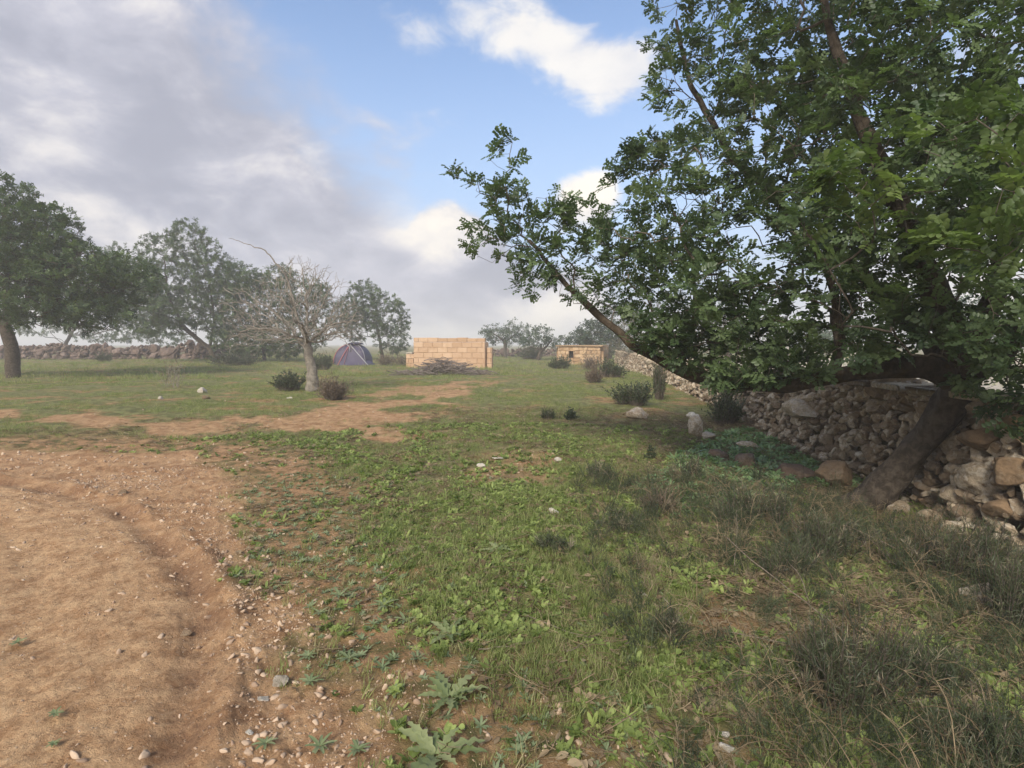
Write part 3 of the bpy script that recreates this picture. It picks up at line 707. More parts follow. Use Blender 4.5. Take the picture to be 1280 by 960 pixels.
# ---- the big leaning carob by the wall
B0 = G(1080, 632); B0 = np.array([B0[0], B0[1], float(hz(B0[0], B0[1])[0]) - .06])
dB = B0[1]
J = P(1200, 478, dB - .45)
trunk = [B0 + np.array([-.42, .05, -.28]), B0 + np.array([-.16, .02, -.04]), B0 + np.array([.04, 0, .10]), P(1130, 580, dB - .1), P(1172, 530, dB - .3), P(1196, 490, dB - .42), J + np.array([.03, 0, .06])]
limb1 = [J, P(1150, 456, dB - .4), P(1100, 458, dB - .25), P(1040, 470, dB - .1), P(975, 482, dB + .1), P(905, 480, dB + .4), P(855, 466, dB + .7), P(800, 437, dB + 1.0), P(757, 402, dB + 1.25), P(722, 370, dB + 1.4), P(693, 338, dB + 1.5), P(660, 300, dB + 1.6)]
skel = [(None, trunk, [.24, .20, .165, .14, .132, .135, .15]),
        (0, limb1, [.115, .105, .10, .085, .08, .075, .066, .055, .045, .038, .03, .02]),
        (0, [J, P(1195, 430, dB - .5), P(1165, 350, dB - .6), P(1120, 250, dB - .6), P(1075, 150, dB - .5), P(1040, 40, dB - .4), P(1010, -80, dB - .3)], [.13, .11, .085, .07, .055, .04, .02]),
        (0, [J, P(1232, 400, dB - .7), P(1262, 300, dB - 1.0), P(1290, 170, dB - 1.1), P(1310, 20, dB - 1.1)], [.12, .095, .075, .055, .03]),
        (0, [J, P(1150, 415, dB - .1), P(1080, 345, dB + .4), P(990, 270, dB + .9), P(910, 190, dB + 1.2), P(860, 100, dB + 1.4), P(845, 20, dB + 1.5)], [.10, .08, .065, .05, .04, .03, .015]),
        (0, [J, P(1250, 450, dB - 1.0), P(1310, 380, dB - 1.7), P(1340, 280, dB - 2.3)], [.10, .075, .055, .03]),
        (1, [P(1046, 468, dB - .1), P(1049, 420, dB - .15), P(1040, 350, dB - .3), P(1010, 290, dB - .5)], [.055, .045, .035, .02]),
        (1, [P(850, 464, dB + .7), P(870, 400, dB + .9), P(865, 320, dB + 1.1), P(830, 240, dB + 1.3)], [.035, .028, .02, .012])]
bl = [(575, 212, 1.5, .18, .18, 6), (630, 195, 1.5, .2, .22, 12), (610, 240, 1.55, .3, .25, 14), (645, 262, 1.55, .42, .4, 55), (690, 262, 1.5, .35, .35, 35), (620, 300, 1.5, .38, .3, 32), (660, 320, 1.45, .45, .35, 45),
      (735, 300, 1.4, .5, .42, 60), (700, 350, 1.4, .3, .22, 22), (660, 357, 1.4, .15, .12, 5), (745, 355, 1.3, .55, .4, 55), (770, 225, 1.3, .16, .18, 7), (790, 208, 1.3, .3, .2, 18), (830, 190, 1.3, .4, .32, 35),
      (820, 280, 1.2, .65, .55, 90), (800, 350, 1.0, .6, .5, 80), (860, 345, .7, .7, .6, 100), (850, 415, .6, .55, .3, 60), (900, 430, .4, .5, .3, 50), (945, 425, .2, .45, .32, 45),
      (850, 25, 1.4, .5, .5, 45), (880, 110, 1.2, .65, .65, 90), (880, 220, 1.0, .7, .65, 100), (950, 60, .8, .9, .8, 130), (960, 180, .6, .9, .8, 140), (950, 300, .4, .85, .7, 130), (990, 385, .1, .6, .4, 70), (1000, 440, 0, .4, .2, 18),
      (1050, 60, .1, .9, .9, 130), (1070, 190, -.2, .9, .8, 140), (1060, 310, -.2, .75, .6, 100), (1100, 395, -.2, .5, .35, 45), (1150, 90, -.6, .9, .9, 120), (1160, 230, -.7, .8, .7, 110), (1160, 340, -.6, .6, .5, 60),
      (1240, 60, -1.0, .9, .8, 110), (1250, 200, -1.2, .8, .7, 100), (1260, 330, -1.3, .6, .5, 60), (1270, 430, -1.5, .35, .28, 25), (1290, 470, -1.2, .3, .3, 20),
      (1090, 225, -1.9, .35, .28, 14), (1050, 290, -1.6, .3, .25, 12), (1255, 280, -2.4, .35, .22, 14), (1040, 375, -1.3, .3, .2, 9), (1085, 400, -1.3, .22, .15, 6), (1200, 180, -2.0, .45, .3, 18), (900, 365, -.3, .35, .25, 14),
      (1380, 100, -1.0, 1.1, 1.2, 110), (1400, 320, -1.3, .8, .8, 70), (1000, -90, .3, 1.3, .7, 110), (1200, -110, -.8, 1.3, .8, 110), (1100, 150, 1.8, 1.3, 1.1, 60), (1250, 250, .9, 1.2, 1.1, 60), (820, 425, .8, .35, .18, 30), (865, 445, .5, .35, .2, 40), (925, 468, .2, .35, .18, 40), (985, 462, -.1, .35, .18, 34), (1080, 440, -.5, .3, .14, 16), (1130, 420, -.8, .35, .2, 20), (1265, 500, -1.2, .22, .2, 14), (1245, 470, -.9, .35, .25, 26), (1215, 430, -1.0, .3, .2, 20)]
T = []; 
for (px, py, dd, rx, rz_, n) in bl: T.append(ell(P(px, py, dB + dd), (rx, rx * .9, rz_), n, .15))
T = np.vstack(T)
N_, par, rad, ch, starts, rm = grow(skel, T, .11, .22, .018, tip=.0028)
root = tree_root('carob_tree', B0, 'huge carob tree leaning out from the dry stone wall on a thick slanting trunk')
skip = set()
def chain_mesh(name, a, b, m, seg, parent, origin):
    pts = N_[a:b]; rr_ = rm[a:b].copy()
    if par[a] >= 0: pts = np.vstack([N_[par[a]][None], pts]); rr_ = np.r_[rr_[0], rr_]
    # resample finely for a knobbly bark outline
    s = np.r_[0, np.cumsum(np.linalg.norm(np.diff(pts, axis=0), axis=1))]; u = np.arange(0, s[-1], .05)
    q = np.stack([np.interp(u, s, pts[:, k_]) for k_ in range(3)], -1); rq = np.interp(u, s, rr_)
    for _ in range(2): q[1:-1] = (q[:-2] + 2 * q[1:-1] + q[2:]) / 4
    rq = rq * (1 + .16 * vnoise3(np.c_[u * 4.0, u * 0 + a, u * 0 + 3.3]) * 2)
    g = Geo(); g.tube(q, rq, seg, r=.5 + a * .01, rough=.28)
    return link(name, g.mesh(name, [m], origin=origin), parent)
for k_, (a, b) in enumerate(starts):
    skip |= set(range(a, b)); chain_mesh('trunk' if k_ == 0 else 'limb', a, b, M_bark2 if k_ == 1 else M_bark, 22 if k_ < 2 else 14, root, B0)
g = branch_geo(N_, par, rad, ch, skip, .03); link('branches', g.mesh('branches', [M_twig], origin=B0), root)
lp, ld = leafy_nodes(N_, par, rad, .0066, .92)
dist = np.linalg.norm(lp - EYE, axis=1)
sel = rng.random(len(lp)) < np.where(lp[:, 0] > 2.6, .88, np.where(lp[:, 0] > 1.4, np.where(lp[:, 2] > 3.2, .60, .80), np.where(lp[:, 2] < 1.75, .9, .56))); lp, ld, dist = lp[sel], ld[sel], dist[sel]
young = (dist < dB - .9) & (rng.random(len(lp)) < .75)
g = leaves(lp[~young], ld[~young], SP_NEAR, .7, 1.15); link('crown', g.mesh('crown', [M_carob], origin=B0), root)
g = leaves(lp[young], ld[young], SP_NEAR, .9, 1.3); link('young_leaves', g.mesh('young_leaves', [M_carob_l], origin=B0), root)
print('carob sprigs', len(lp))

# ---- general tree maker
def make_tree(name, loc, label, skel_l, blobs, mats, sprigs, step=.2, bf=.3, tip=.006, thr=.013, every=.8, smin=.8, smax=1.25, wig=.03, group=None, bare=False, extra=None, cat='tree', sag=0.0, power=2.2):
    loc = np.array(loc); T_ = np.vstack([ell(b[:3], b[3:6], int(b[6]), .2) for b in blobs] + ([extra] if extra is not None else []))
    N2, p2_, r2, c2, s2, rm2 = grow(skel_l, T_, step, bf, wig, sag, tip, power)
    ro = tree_root(name, loc, label, cat, group)
    g = Geo()
    sk = set()
    for (a, b) in s2:
        pts = N2[a:b]; rr_ = np.maximum(rm2[a:b], 0)
        if p2_[a] >= 0: pts = np.vstack([N2[p2_[a]][None], pts]); rr_ = np.r_[rr_[0], rr_]
        g.tube(pts, rr_, 10, r=random.random(), rough=.25); sk |= set(range(a, b))
    link('trunk', g.mesh('trunk', [mats[0]]), ro)
    g = branch_geo(N2, p2_, r2, c2, sk, .05)
    link('branches', g.mesh('branches', [mats[1]]), ro)
    if not bare:
        q, d = leafy_nodes(N2, p2_, r2, thr, every); g = leaves(q, d, sprigs, smin, smax); link('crown', g.mesh('crown', [mats[2]]), ro)
    return ro
def loc_px(px, py): 
    p = ground(px, py); return np.array(p)
def rel(base, px, py, dd=0.0): return P(px, py, base[1] + dd) - base        # offset from the tree's foot
def sc(base, n): return n / FPX * base[1]
def blobs_px(base, lst): return [tuple(rel(base, a, b, dd)) + (sc(base, rx), sc(base, (rx + rz_) * .55), sc(base, rz_), n) for a, b, dd, rx, rz_, n in lst]

# left row of carobs
b = loc_px(16, 472)
make_tree('orchard_tree', b, 'tall carob tree with a thick dark trunk at the left end of the row',
    [(None, [np.zeros(3), rel(b, 14, 440), rel(b, 6, 410)], [.26, .22, .2]), (0, [rel(b, 6, 410), rel(b, -30, 350, .4), rel(b, -50, 280, .4)], [.14, .1, .06]), (0, [rel(b, 6, 410), rel(b, 40, 370, -.5), rel(b, 80, 330, -.3)], [.13, .09, .05]), (0, [rel(b, 6, 410), rel(b, 10, 330), rel(b, 5, 260)], [.12, .08, .04])],
    blobs_px(b, [(0, 260, 0, 42, 42, 230), (-50, 300, 0, 60, 60, 200), (30, 310, -.6, 60, 48, 330), (70, 290, 0, 30, 30, 90), (90, 345, -.6, 62, 40, 340), (40, 380, -1, 60, 28, 230), (110, 390, -.6, 50, 24, 170), (0, 330, 1.2, 80, 60, 260), (-90, 370, 0, 60, 40, 160), (150, 350, .3, 42, 36, 170)]),
    (M_bark, M_bark, M_tree_l), SP_MID, group='carob trees in the row on the left', every=1.0, thr=.016, smin=.9, smax=1.45)
b = loc_px(84, 444)
make_tree('orchard_tree', b, 'spreading low carob tree with a crooked trunk, second in the left row',
    [(None, [np.zeros(3), rel(b, 82, 430), rel(b, 90, 415)], [.22, .2, .18]), (0, [rel(b, 90, 415), rel(b, 60, 390), rel(b, 50, 350)], [.12, .08, .05]), (0, [rel(b, 90, 415), rel(b, 120, 390), rel(b, 150, 360)], [.12, .08, .05])],
    blobs_px(b, [(70, 350, 0, 55, 35, 260), (130, 345, 0, 48, 38, 260), (160, 370, 0, 40, 32, 180), (100, 400, -1, 60, 18, 120), (20, 380, 0, 40, 25, 110), (150, 325, 0, 30, 22, 90), (180, 380, -.5, 40, 32, 260), (175, 405, -.5, 40, 16, 140), (60, 410, -.5, 40, 14, 90), (150, 420, 0, 60, 9, 130), (215, 425, 0, 30, 9, 60)]),
    (M_bark, M_bark, M_tree_l), SP_MID, group='carob trees in the row on the left', every=1.0, thr=.016, smin=.9, smax=1.45)
b = loc_px(270, 452)
make_tree('orchard_tree', b, 'carob tree on a sharply slanting dark trunk just left of the bare tree',
    [(None, [np.zeros(3), rel(b, 262, 436), rel(b, 240, 418), rel(b, 225, 405)], [.20, .17, .16, .14]), (0, [rel(b, 232, 412), rel(b, 210, 370), rel(b, 205, 320)], [.1, .07, .04]), (0, [rel(b, 262, 436), rel(b, 268, 400, .3), rel(b, 262, 350, .3), rel(b, 240, 300)], [.1, .08, .06, .03])],
    blobs_px(b, [(205, 315, 0, 30, 26, 120), (235, 300, 0, 26, 24, 110), (220, 350, 0, 50, 36, 300), (265, 345, 0, 34, 34, 190), (185, 385, 0, 45, 26, 180), (240, 390, 0, 48, 24, 200), (285, 390, 0, 36, 30, 150), (170, 350, 0, 30, 30, 160), (262, 312, 0, 12, 18, 18), (225, 385, -.4, 50, 26, 240), (205, 408, -.4, 40, 14, 120), (285, 355, 0, 26, 26, 130), (290, 415, 0, 30, 16, 120)]),
    (M_bark, M_bark, M_tree_l), SP_MID, group='carob trees in the row on the left', every=1.0, thr=.016, smin=.9, smax=1.45)
b = loc_px(330, 452)
make_tree('orchard_tree', b, 'low bushy carob tree half hidden behind the bare tree',
    [(None, [np.zeros(3), rel(b, 330, 425), rel(b, 325, 400)], [.14, .12, .08])],
    blobs_px(b, [(325, 385, 0, 52, 36, 340), (310, 425, 0, 50, 20, 210), (360, 420, 0, 50, 26, 240), (300, 355, 0, 32, 26, 130), (375, 375, 0, 34, 32, 200), (340, 350, 0, 30, 20, 100), (345, 435, 0, 50, 12, 140)]),
    (M_bark, M_bark, M_tree_l), SP_MID, group='carob trees in the row on the left', every=1.0, thr=.016, smin=.9, smax=1.45)
b = loc_px(478, 449)
make_tree('orchard_tree', b, 'round dark carob tree beside the block shed, over the tent',
    [(None, [np.zeros(3), rel(b, 476, 430), rel(b, 470, 405)], [.16, .13, .09])],
    blobs_px(b, [(455, 380, 0, 26, 30, 230), (480, 395, 0, 32, 30, 280), (445, 400, 0, 30, 26, 180), (490, 425, 0, 24, 18, 120), (425, 395, 0, 20, 22, 80), (400, 365, 0, 16, 14, 30), (505, 405, 0, 9, 12, 14)]),
    (M_bark, M_bark, M_tree_l), SP_MID, group='carob trees in the row on the left', every=1.0, thr=.016, smin=.9, smax=1.45)
# bare tree
b = loc_px(391, 489)
ex = []
for _ in range(240):                              # thin upright shoots
    px = random.gauss(378, 30); top = 322 + abs(px - 375) * .55 + U(-8, 26); ex.append(rel(b, px + U(-6, 6), top, U(-.9, .9)))
for _ in range(380):                              # outer drooping skirt
    a = U(0, 6.28); q = rel(b, 372, 418); rr_ = U(.75, 1.05); ex.append(q + np.array([math.cos(a) * sc(b, 84) * rr_, math.sin(a) * sc(b, 60) * rr_, sc(b, U(-16, 30)) - .25 * (rr_ > .95)]))
bt = make_tree('bare_tree', b, 'leafless tree with a pale tangled crown on a straight grey trunk', 
    [(None, [np.zeros(3), rel(b, 390, 465), rel(b, 386, 440), rel(b, 384, 428)], [.19, .14, .125, .12]), (0, [rel(b, 384, 428), rel(b, 372, 395, .1), rel(b, 358, 345, .1), rel(b, 330, 312, .2), rel(b, 286, 298, .3)], [.055, .036, .025, .015, .006]),
     (0, [rel(b, 384, 428), rel(b, 350, 412, -.3), rel(b, 310, 410, -.5), rel(b, 285, 425, -.5)], [.045, .03, .02, .01]), (0, [rel(b, 384, 428), rel(b, 415, 405, -.2), rel(b, 450, 400, -.2)], [.045, .028, .012]), (0, [rel(b, 384, 428), rel(b, 385, 380, 0), rel(b, 378, 335, .1)], [.045, .028, .012]), (0, [rel(b, 384, 428), rel(b, 380, 410, -1.0), rel(b, 370, 400, -1.6)], [.045, .028, .012])],
    blobs_px(b, [(375, 392, 0, 76, 32, 900), (370, 415, 0, 80, 14, 600), (365, 365, 0, 52, 28, 330), (300, 380, 0, 28, 26, 130), (435, 395, 0, 26, 20, 150)]),
    (M_dead2, M_dead, M_dead), None, power=2.5, step=.11, bf=.40, tip=.0052, wig=.032, bare=True, extra=np.array(ex), sag=.10)
# far trees
b = loc_px(632, 447)
make_tree('far_tree', b, 'hazy rounded tree just right of the block shed, larger of the far pair', [(None, [np.zeros(3), rel(b, 631, 435), rel(b, 632, 425)], [.22, .18, .14]), (0, [rel(b, 632, 428), rel(b, 615, 415)], [.1, .05]), (0, [rel(b, 632, 428), rel(b, 650, 412)], [.1, .05])],
    blobs_px(b, [(620, 418, 0, 16, 12, 110), (645, 412, 0, 16, 12, 120), (632, 420, 0, 26, 12, 150), (655, 424, 0, 10, 9, 40), (606, 412, 0, 7, 7, 20)]), (M_bark, M_bark, M_olive), SP_FAR, step=.3, thr=.02, every=.55, group='far trees in the gap')
b = loc_px(672, 450)
make_tree('far_tree', b, 'hazy small tree left of the stone hut, smaller of the far pair', [(None, [np.zeros(3), rel(b, 676, 440), rel(b, 676, 430)], [.18, .14, .1]), (0, [rel(b, 674, 442), rel(b, 684, 432), rel(b, 690, 425)], [.1, .08, .05])],
    blobs_px(b, [(675, 420, 0, 17, 12, 110), (688, 428, 0, 12, 8, 50), (665, 428, 0, 12, 8, 45), (700, 430, 0, 9, 9, 35)]), (M_bark, M_bark, M_olive), SP_FAR, step=.3, thr=.02, every=.55, group='far trees in the gap')
# beyond the wall
def beyond(px, d, lab, name, bls, m, spr, trunk_r=.2, every=.8, group='trees beyond the dry stone wall', bare=False):
    x_ = (px - 640) / FPX * d; b_ = np.array([x_, d, float(hz(x_, d)[0]) - .05])
    q = rel(b_, px, 440)
    return make_tree(name, b_, lab, [(None, [np.zeros(3), q * .6, rel(b_, px + 2, 425)], [trunk_r, trunk_r * .8, trunk_r * .5])], blobs_px(b_, bls), (M_bark, M_twig, m), spr, step=.3, thr=.02, every=every, group=group, bare=bare)
beyond(762, 44, 'dark rounded evergreen tree standing behind the stone hut', 'evergreen_tree', [(748, 418, 0, 30, 18, 300), (725, 428, 0, 18, 13, 120), (775, 405, 0, 30, 26, 260), (765, 430, 0, 36, 16, 160)], M_evg, SP_FAR)
beyond(820, 30, 'dusty grey-brown scrubby tree behind the wall right of the stone hut', 'scrub_tree', [(805, 410, 0, 34, 24, 300), (845, 400, 0, 34, 30, 260), (790, 435, 0, 34, 14, 180), (850, 432, 0, 36, 16, 160)], M_grey, SP_OL, .14, .9)
beyond(910, 24, 'grey-green olive tree behind the wall under the carob limb', 'olive_tree', [(900, 400, 0, 44, 34, 260), (940, 410, 0, 40, 28, 200), (905, 435, 0, 50, 14, 120)], M_olive, SP_OL, .16, .8)
beyond(1010, 34, 'low olive tree on the pale ground beyond the wall, right of the taller olive', 'olive_tree', [(1000, 425, 0, 40, 20, 220), (1040, 430, 0, 26, 14, 120)], M_olive, SP_FAR, .15, .7)
beyond(1215, 26, 'dark green tree beyond the wall behind the big trunk', 'evergreen_tree', [(1210, 400, 0, 34, 34, 220), (1245, 420, 0, 30, 24, 140)], M_evg, SP_FAR, .16, .6)

# ---------------------------------------------------------------- dry stone wall
def wall_mesh(a, b_, hfun, size, thick, sub, lean=.12, m=None, jit=.5, gmin=.0):
    """stones piled from a to b (2D points); rows of stones on both faces plus cap stones"""
    g = Geo(); a = np.array(a, float); b_ = np.array(b_, float); L_ = np.linalg.norm(b_ - a); d = (b_ - a) / L_; nn = np.array([d[1], -d[0]])
    lib = [stone(sub, .50, 12, 500 + k_) for k_ in range(18)]; items = []
    t = 0
    for row in range(60):
        z0 = row * size * .66; t = U(0, size)
        while t < L_:
            sc_ = size * math.exp(rng.normal(0, .42)); fx = t / L_; H = hfun(fx * L_)
            if z0 < H - size * .3:
                for side in ((0, 1) if True else (0,)):
                    w = (thick / 2 - sc_ * .42 - lean * z0) * (-1 if side == 0 else 1)
                    p = a + d * (t + U(-.3, .3) * size) + nn * (w + U(-.10, .10) * size); z_ = float(z0 + U(-.35, .35) * size + size * .3)
                    items.append((p[0], p[1], z_, sc_))
                if row % 2 == 0:
                    p = a + d * t; items.append((p[0], p[1], z0 + size * .3, sc_ * 1.1))
            t += sc_ * .88
    for _ in range(int(L_ / size * 1.6)):                     # cap stones
        tt = U(0, L_); p = a + d * tt + nn * U(-.35, .35) * thick; items.append((p[0], p[1], hfun(tt) - size * .1 + U(-.1, .25) * size, size * U(.6, 1.15)))
    items = np.array(items); n = len(items); gz = base_h(items[:, 0], items[:, 1] )
    sgz = base_h(items[:, 0] * 0 + items[:, 0], items[:, 1]); 
    return g, items, lib
def build_wall(name, a, b_, hfun, size, thick, sub, m, label, cat, gzfun, group=None, lean=.12):
    g, it, lib = wall_mesh(a, b_, hfun, size, thick, sub, lean)
    n = len(it); pos = np.c_[it[:, 0], it[:, 1], it[:, 2] + gzfun(it[:, 0], it[:, 1])]
    S = np.stack([U(.75, 1.25, n), U(.7, 1.1, n), U(.5, .95, n)], -1) * (it[:, 3] * .56)[:, None]
    ax = rng.normal(0, .5, n); ay = rng.normal(0, .5, n); az = U(0, 6.28, n)
    M = np.stack([np.array(Euler((ax[k_], ay[k_], az[k_])).to_matrix()) for k_ in range(n)]) * S[:, None, :]
    pick = rng.integers(0, len(lib), n); rnd = rng.random(n)
    for k_, (tv, tf) in enumerate(lib):
        q = pick == k_; v, f, r_ = place(tv, tf, M[q], pos[q], rnd[q]); g.add(v, f, r=r_)
    org = np.array([a[0], a[1], float(gzfun(np.array([a[0]]), np.array([a[1]]))[0])])
    o = link(name, g.mesh(name, [m], origin=org, smooth_=False), loc=org); return tag(o, label, cat, group), n
wc = lambda s, t: WN * s + WD * t
TH = .56
def wg(x, y):                                             # ground level along the near face of the wall
    s, t = st(x, y); q = wc(0, 0); xx = WN[0] * (WALL_S - .1) + WD[0] * t; yy = WN[1] * (WALL_S - .1) + WD[1] * t
    return base_h(xx, yy) - .06
def wh(t0): return lambda t: (1.22 - .26 * sstep(t + t0, 6.5, 12) - .08 * sstep(t + t0, 12, 22) + .14 * (1 - sstep(t + t0, 4.3, 5.2))) + .03 * math.sin((t + t0) * 1.3) * math.sin((t + t0) * .47)
o, n = build_wall('dry_stone_wall', wc(WALL_S + TH / 2, 1.2), wc(WALL_S + TH / 2, 13.5), wh(1.2), .145, TH, 3, M_stone, 'rough dry stone wall of grey-brown rubble running back along the right side', 'stone wall', wg)
o2, n2_ = build_wall('wall_section', wc(WALL_S + TH / 2, 13.5), wc(WALL_S + TH / 2, 37), wh(13.5), .165, TH, 2, M_stone, None, None, wg)
print('wall stones', n, n2_)
o2.location = o2.location - o.location; o2.parent = o; 
for k_ in ('label', 'category'):
    if k_ in o2: del o2[k_]
cg = Geo()                                               # flat coping slabs on top near the trunk
def slab(g, s0, s1, t0, t1, z, th, r):
    ns, ntt = 4, 6; 
    a = wc((s0 + s1) / 2, (t0 + t1) / 2); g.box((a[0], a[1], z), (s1 - s0, t1 - t0, th), -A5, r, .006, .012)
for t0, L_ in ((4.9, .5), (5.45, .62), (6.12, .55), (6.75, .7), (9.2, .6)):
    zz = float(wg(*[np.array([q]) for q in wc(WALL_S, t0)])[0]) + wh(0)(t0) + .02; slab(cg, WALL_S + .02 + U(-.05, .05), WALL_S + .50, t0, t0 + L_ * .93, zz + U(-.02, .02), .07, random.random())
oo = link('coping', cg.mesh('coping', [M_stone], origin=np.array(o.location)), o)
# far rubble wall on the left
fa = G(-60, 447); fb = G(318, 446)
flat = lambda x, y: base_h(x, y) - .05
build_wall('rubble_wall', (fa[0], 46), (fb[0] * 46 / fb[1], 46), lambda t: 1.12 + .12 * math.sin(t * .5) + .1 * math.sin(t * 1.7), .36, .7, 2, M_farstone, 'long low rubble wall across the back behind the left trees', 'stone wall', flat)
build_wall('rubble_wall', (-6, 60), (7.0, 58), lambda t: .75 + .1 * math.sin(t * .9), .36, .7, 2, M_farstone, 'low hazy rubble wall far off behind the pair of small trees', 'stone wall', flat)

# ---------------------------------------------------------------- block shed
def m_block(N, b):
    p = opos(N); r = N.attr('rnd'); n = N.noise(p, 3, 8, .65); n2 = N.noise(p, 26, 7, .7)
    c = N.mix(r, (.46, .295, .18), (.58, .40, .26)); c = N.mix(N.ss(n, .45, .72, 0, .6), c, (.44, .27, .15)); c = N.mix(N.ss(n2, .58, .75, 0, .5), c, (.70, .53, .36))
    N.put(b.inputs['Base Color'], c); bump(N, b, n2, .02, .7)
M_block = mat('limestone_block', m_block, .93, .15)
M_mortar = plain('mortar', (.40, .27, .17), .95, .2)
def masonry(g, a, b_, z0, heights, bh, bl_, th, prof=None):
    a = np.array(a, float); b_ = np.array(b_, float); L_ = np.linalg.norm(b_ - a); d = (b_ - a) / L_; rz = math.atan2(d[1], d[0])
    for row in range(heights):
        t = -bl_ / 2 if row % 2 else 0
        while t < L_ - .02:
            t0 = max(t, 0) ; t1 = min(t + bl_, L_); mid = (t0 + t1) / 2
            if t1 - t0 > .04 and (prof is None or row < prof(mid / L_)):
                h_ = bh; zc = z0 + (row + .5) * bh
                if prof is not None and row == heights - 1: h_ = bh * prof(mid / L_, True); zc = z0 + row * bh + h_ / 2
                c = a + d * mid; g.box((c[0] + U(-.006, .006) * -d[1], c[1] + U(-.006, .006), zc), (t1 - t0 - .012, th, h_ - .012), rz, random.random(), .003, .014)
            t += bl_
sb = ground(560, 459.5); dS = sb[1]
S0 = P(518.5, 459, dS)[:2]; S1 = P(607, 462, dS - 1.0)[:2]; gz0 = float(hz(*S0)[0]) - .04
bh = (float(P(560, 421, dS - .5)[2]) - gz0) / 6.0
shed = tree_root('block_shed', (S0[0], S0[1], gz0), 'roofless shed wall of honey-coloured limestone blocks behind the brushwood heap', 'shed')
dv = unit(S1 - S0); nv = np.array([-dv[1], dv[0]])
SL = np.array([S0[0], S0[1], gz0])
def loc2(p): return np.array(p) - S0
def prof(f, h=False):
    if h:
        for (a_, b_, k_) in ((0, .36, .85), (.36, .38, .6), (.38, .58, .78), (.58, .62, .6), (.62, .70, .84), (.70, .74, .55), (.74, 1, .72)):
            if a_ <= f <= b_: return k_
        return .6
    return 99
g = Geo(); masonry(g, (0, 0), S1 - S0, 0, 6, bh, .56, .24, prof)
g.box(tuple(((S1 - S0) / 2)) + (bh * 2.5,), (np.linalg.norm(S1 - S0) - .06, .18, bh * 5 - .03), math.atan2(dv[1], dv[0]), .5)
link('front_wall', g.mesh('front_wall', [M_block], False), shed)
g = Geo(); c0 = nv * .5 - dv * .02; masonry(g, nv * .14, nv * 2.2, 0, 5, bh, .44, .24); link('side_wall', g.mesh('side_wall', [M_block], False), shed)
e1_ = (S1 - S0); g = Geo(); masonry(g, e1_ + nv * .14 - dv * .12, e1_ + nv * .60 - dv * .12, 0, 5, bh, .44, .24); link('side_wall', g.mesh('side_wall', [M_block], False), shed)
g = Geo(); masonry(g, e1_ + nv * .3 + dv * .02, e1_ + nv * .3 + dv * .30, 0, 4, bh, .44, .3); link('buttress', g.mesh('buttress', [M_block], False), shed)
g = Geo(); masonry(g, nv * .35 - dv * .62, nv * .35 - dv * .14, 0, 3, bh * .9, .30, .3); lw = link('low_wall', g.mesh('low_wall', [M_block], False), shed)
g = Geo(); q = nv * .35 - dv * .42; g.box((q[0], q[1], bh * 2.7 + .05), (.34, .34, .1), math.atan2(dv[1], dv[0]), .5, .01, .03); link('cap_stone', g.mesh('cap_stone', [M_white], False), lw)

# ---------------------------------------------------------------- stone hut
hd = 35.0; h0 = P(698, 445, hd)[:2]; h1 = P(751, 445, hd - .8)[:2]; hz0 = float(hz(*h0)[0]) - .05; htop = float(P(720, 432.5, hd)[2]) - hz0
hut = tree_root('stone_hut', (h0[0], h0[1], hz0), 'small low stone hut with a flat roof and a dark window beyond the shrubs', 'hut')
dv = unit(h1 - h0); nv = np.array([-dv[1], dv[0]]); HL = np.linalg.norm(h1 - h0); rz = math.atan2(dv[1], dv[0])
M_hut = stonemat('hut_stone', (.42, .27, .15), (.62, .43, .25), (.34, .22, .13), 3.0, (.6, .48, .34), .4)
g = Geo(); bhh = htop / 5.2
def hutwall(g, a, b_, hole=None):
    a = np.array(a); b_ = np.array(b_); L_ = np.linalg.norm(b_ - a); d = (b_ - a) / L_; r_ = math.atan2(d[1], d[0])
    for row in range(5):
        t = U(-.3, 0)
        while t < L_:
            w = U(.22, .5); t0, t1 = max(t, 0), min(t + w, L_)
            segs_ = [(t0, t1)]
            if hole and hole[2] <= row < hole[3]:
                segs_ = [(x0, x1) for x0, x1 in ((t0, min(t1, hole[0])), (max(t0, hole[1]), t1)) if x1 - x0 > .04]
            for x0, x1 in segs_:
                if x1 - x0 > .04: c = a + d * (x0 + x1) / 2; g.box((c[0], c[1], (row + .5) * bhh), (x1 - x0 - .012, .3, bhh - .012), r_, random.random(), .008, .02)
            t += w
hutwall(g, (0, 0), h1 - h0, (.72, 1.0, 2, 4)); hutwall(g, nv * .16, nv * 2.6); hutwall(g, (h1 - h0) + nv * .16, (h1 - h0) + nv * 2.6); hutwall(g, nv * 2.75, h1 - h0 + nv * 2.75)
link('wall', g.mesh('wall', [M_hut], False), hut)
g = Geo(); c = (h1 - h0) / 2 + nv * 1.35; g.box((c[0], c[1], 5 * bhh + .05), (HL + .3, 3.2, .10), rz, .4, .01, .03); link('roof', g.mesh('roof', [M_hut], False), hut)
g = Geo(); c = dv * .86 + nv * .06; g.box((c[0], c[1], 3 * bhh), (.26, .05, bhh * 1.9), rz, .4); wdw = link('window', g.mesh('window', [plain('dark_opening', (.03, .022, .018), .9)], False), hut)
g = Geo(); c = dv * .86 - nv * .10; g.box((c[0], c[1], 4 * bhh - .005), (.42, .16, .07), rz, .4, .003, .01); link('lintel', g.mesh('lintel', [M_hut], False), wdw)

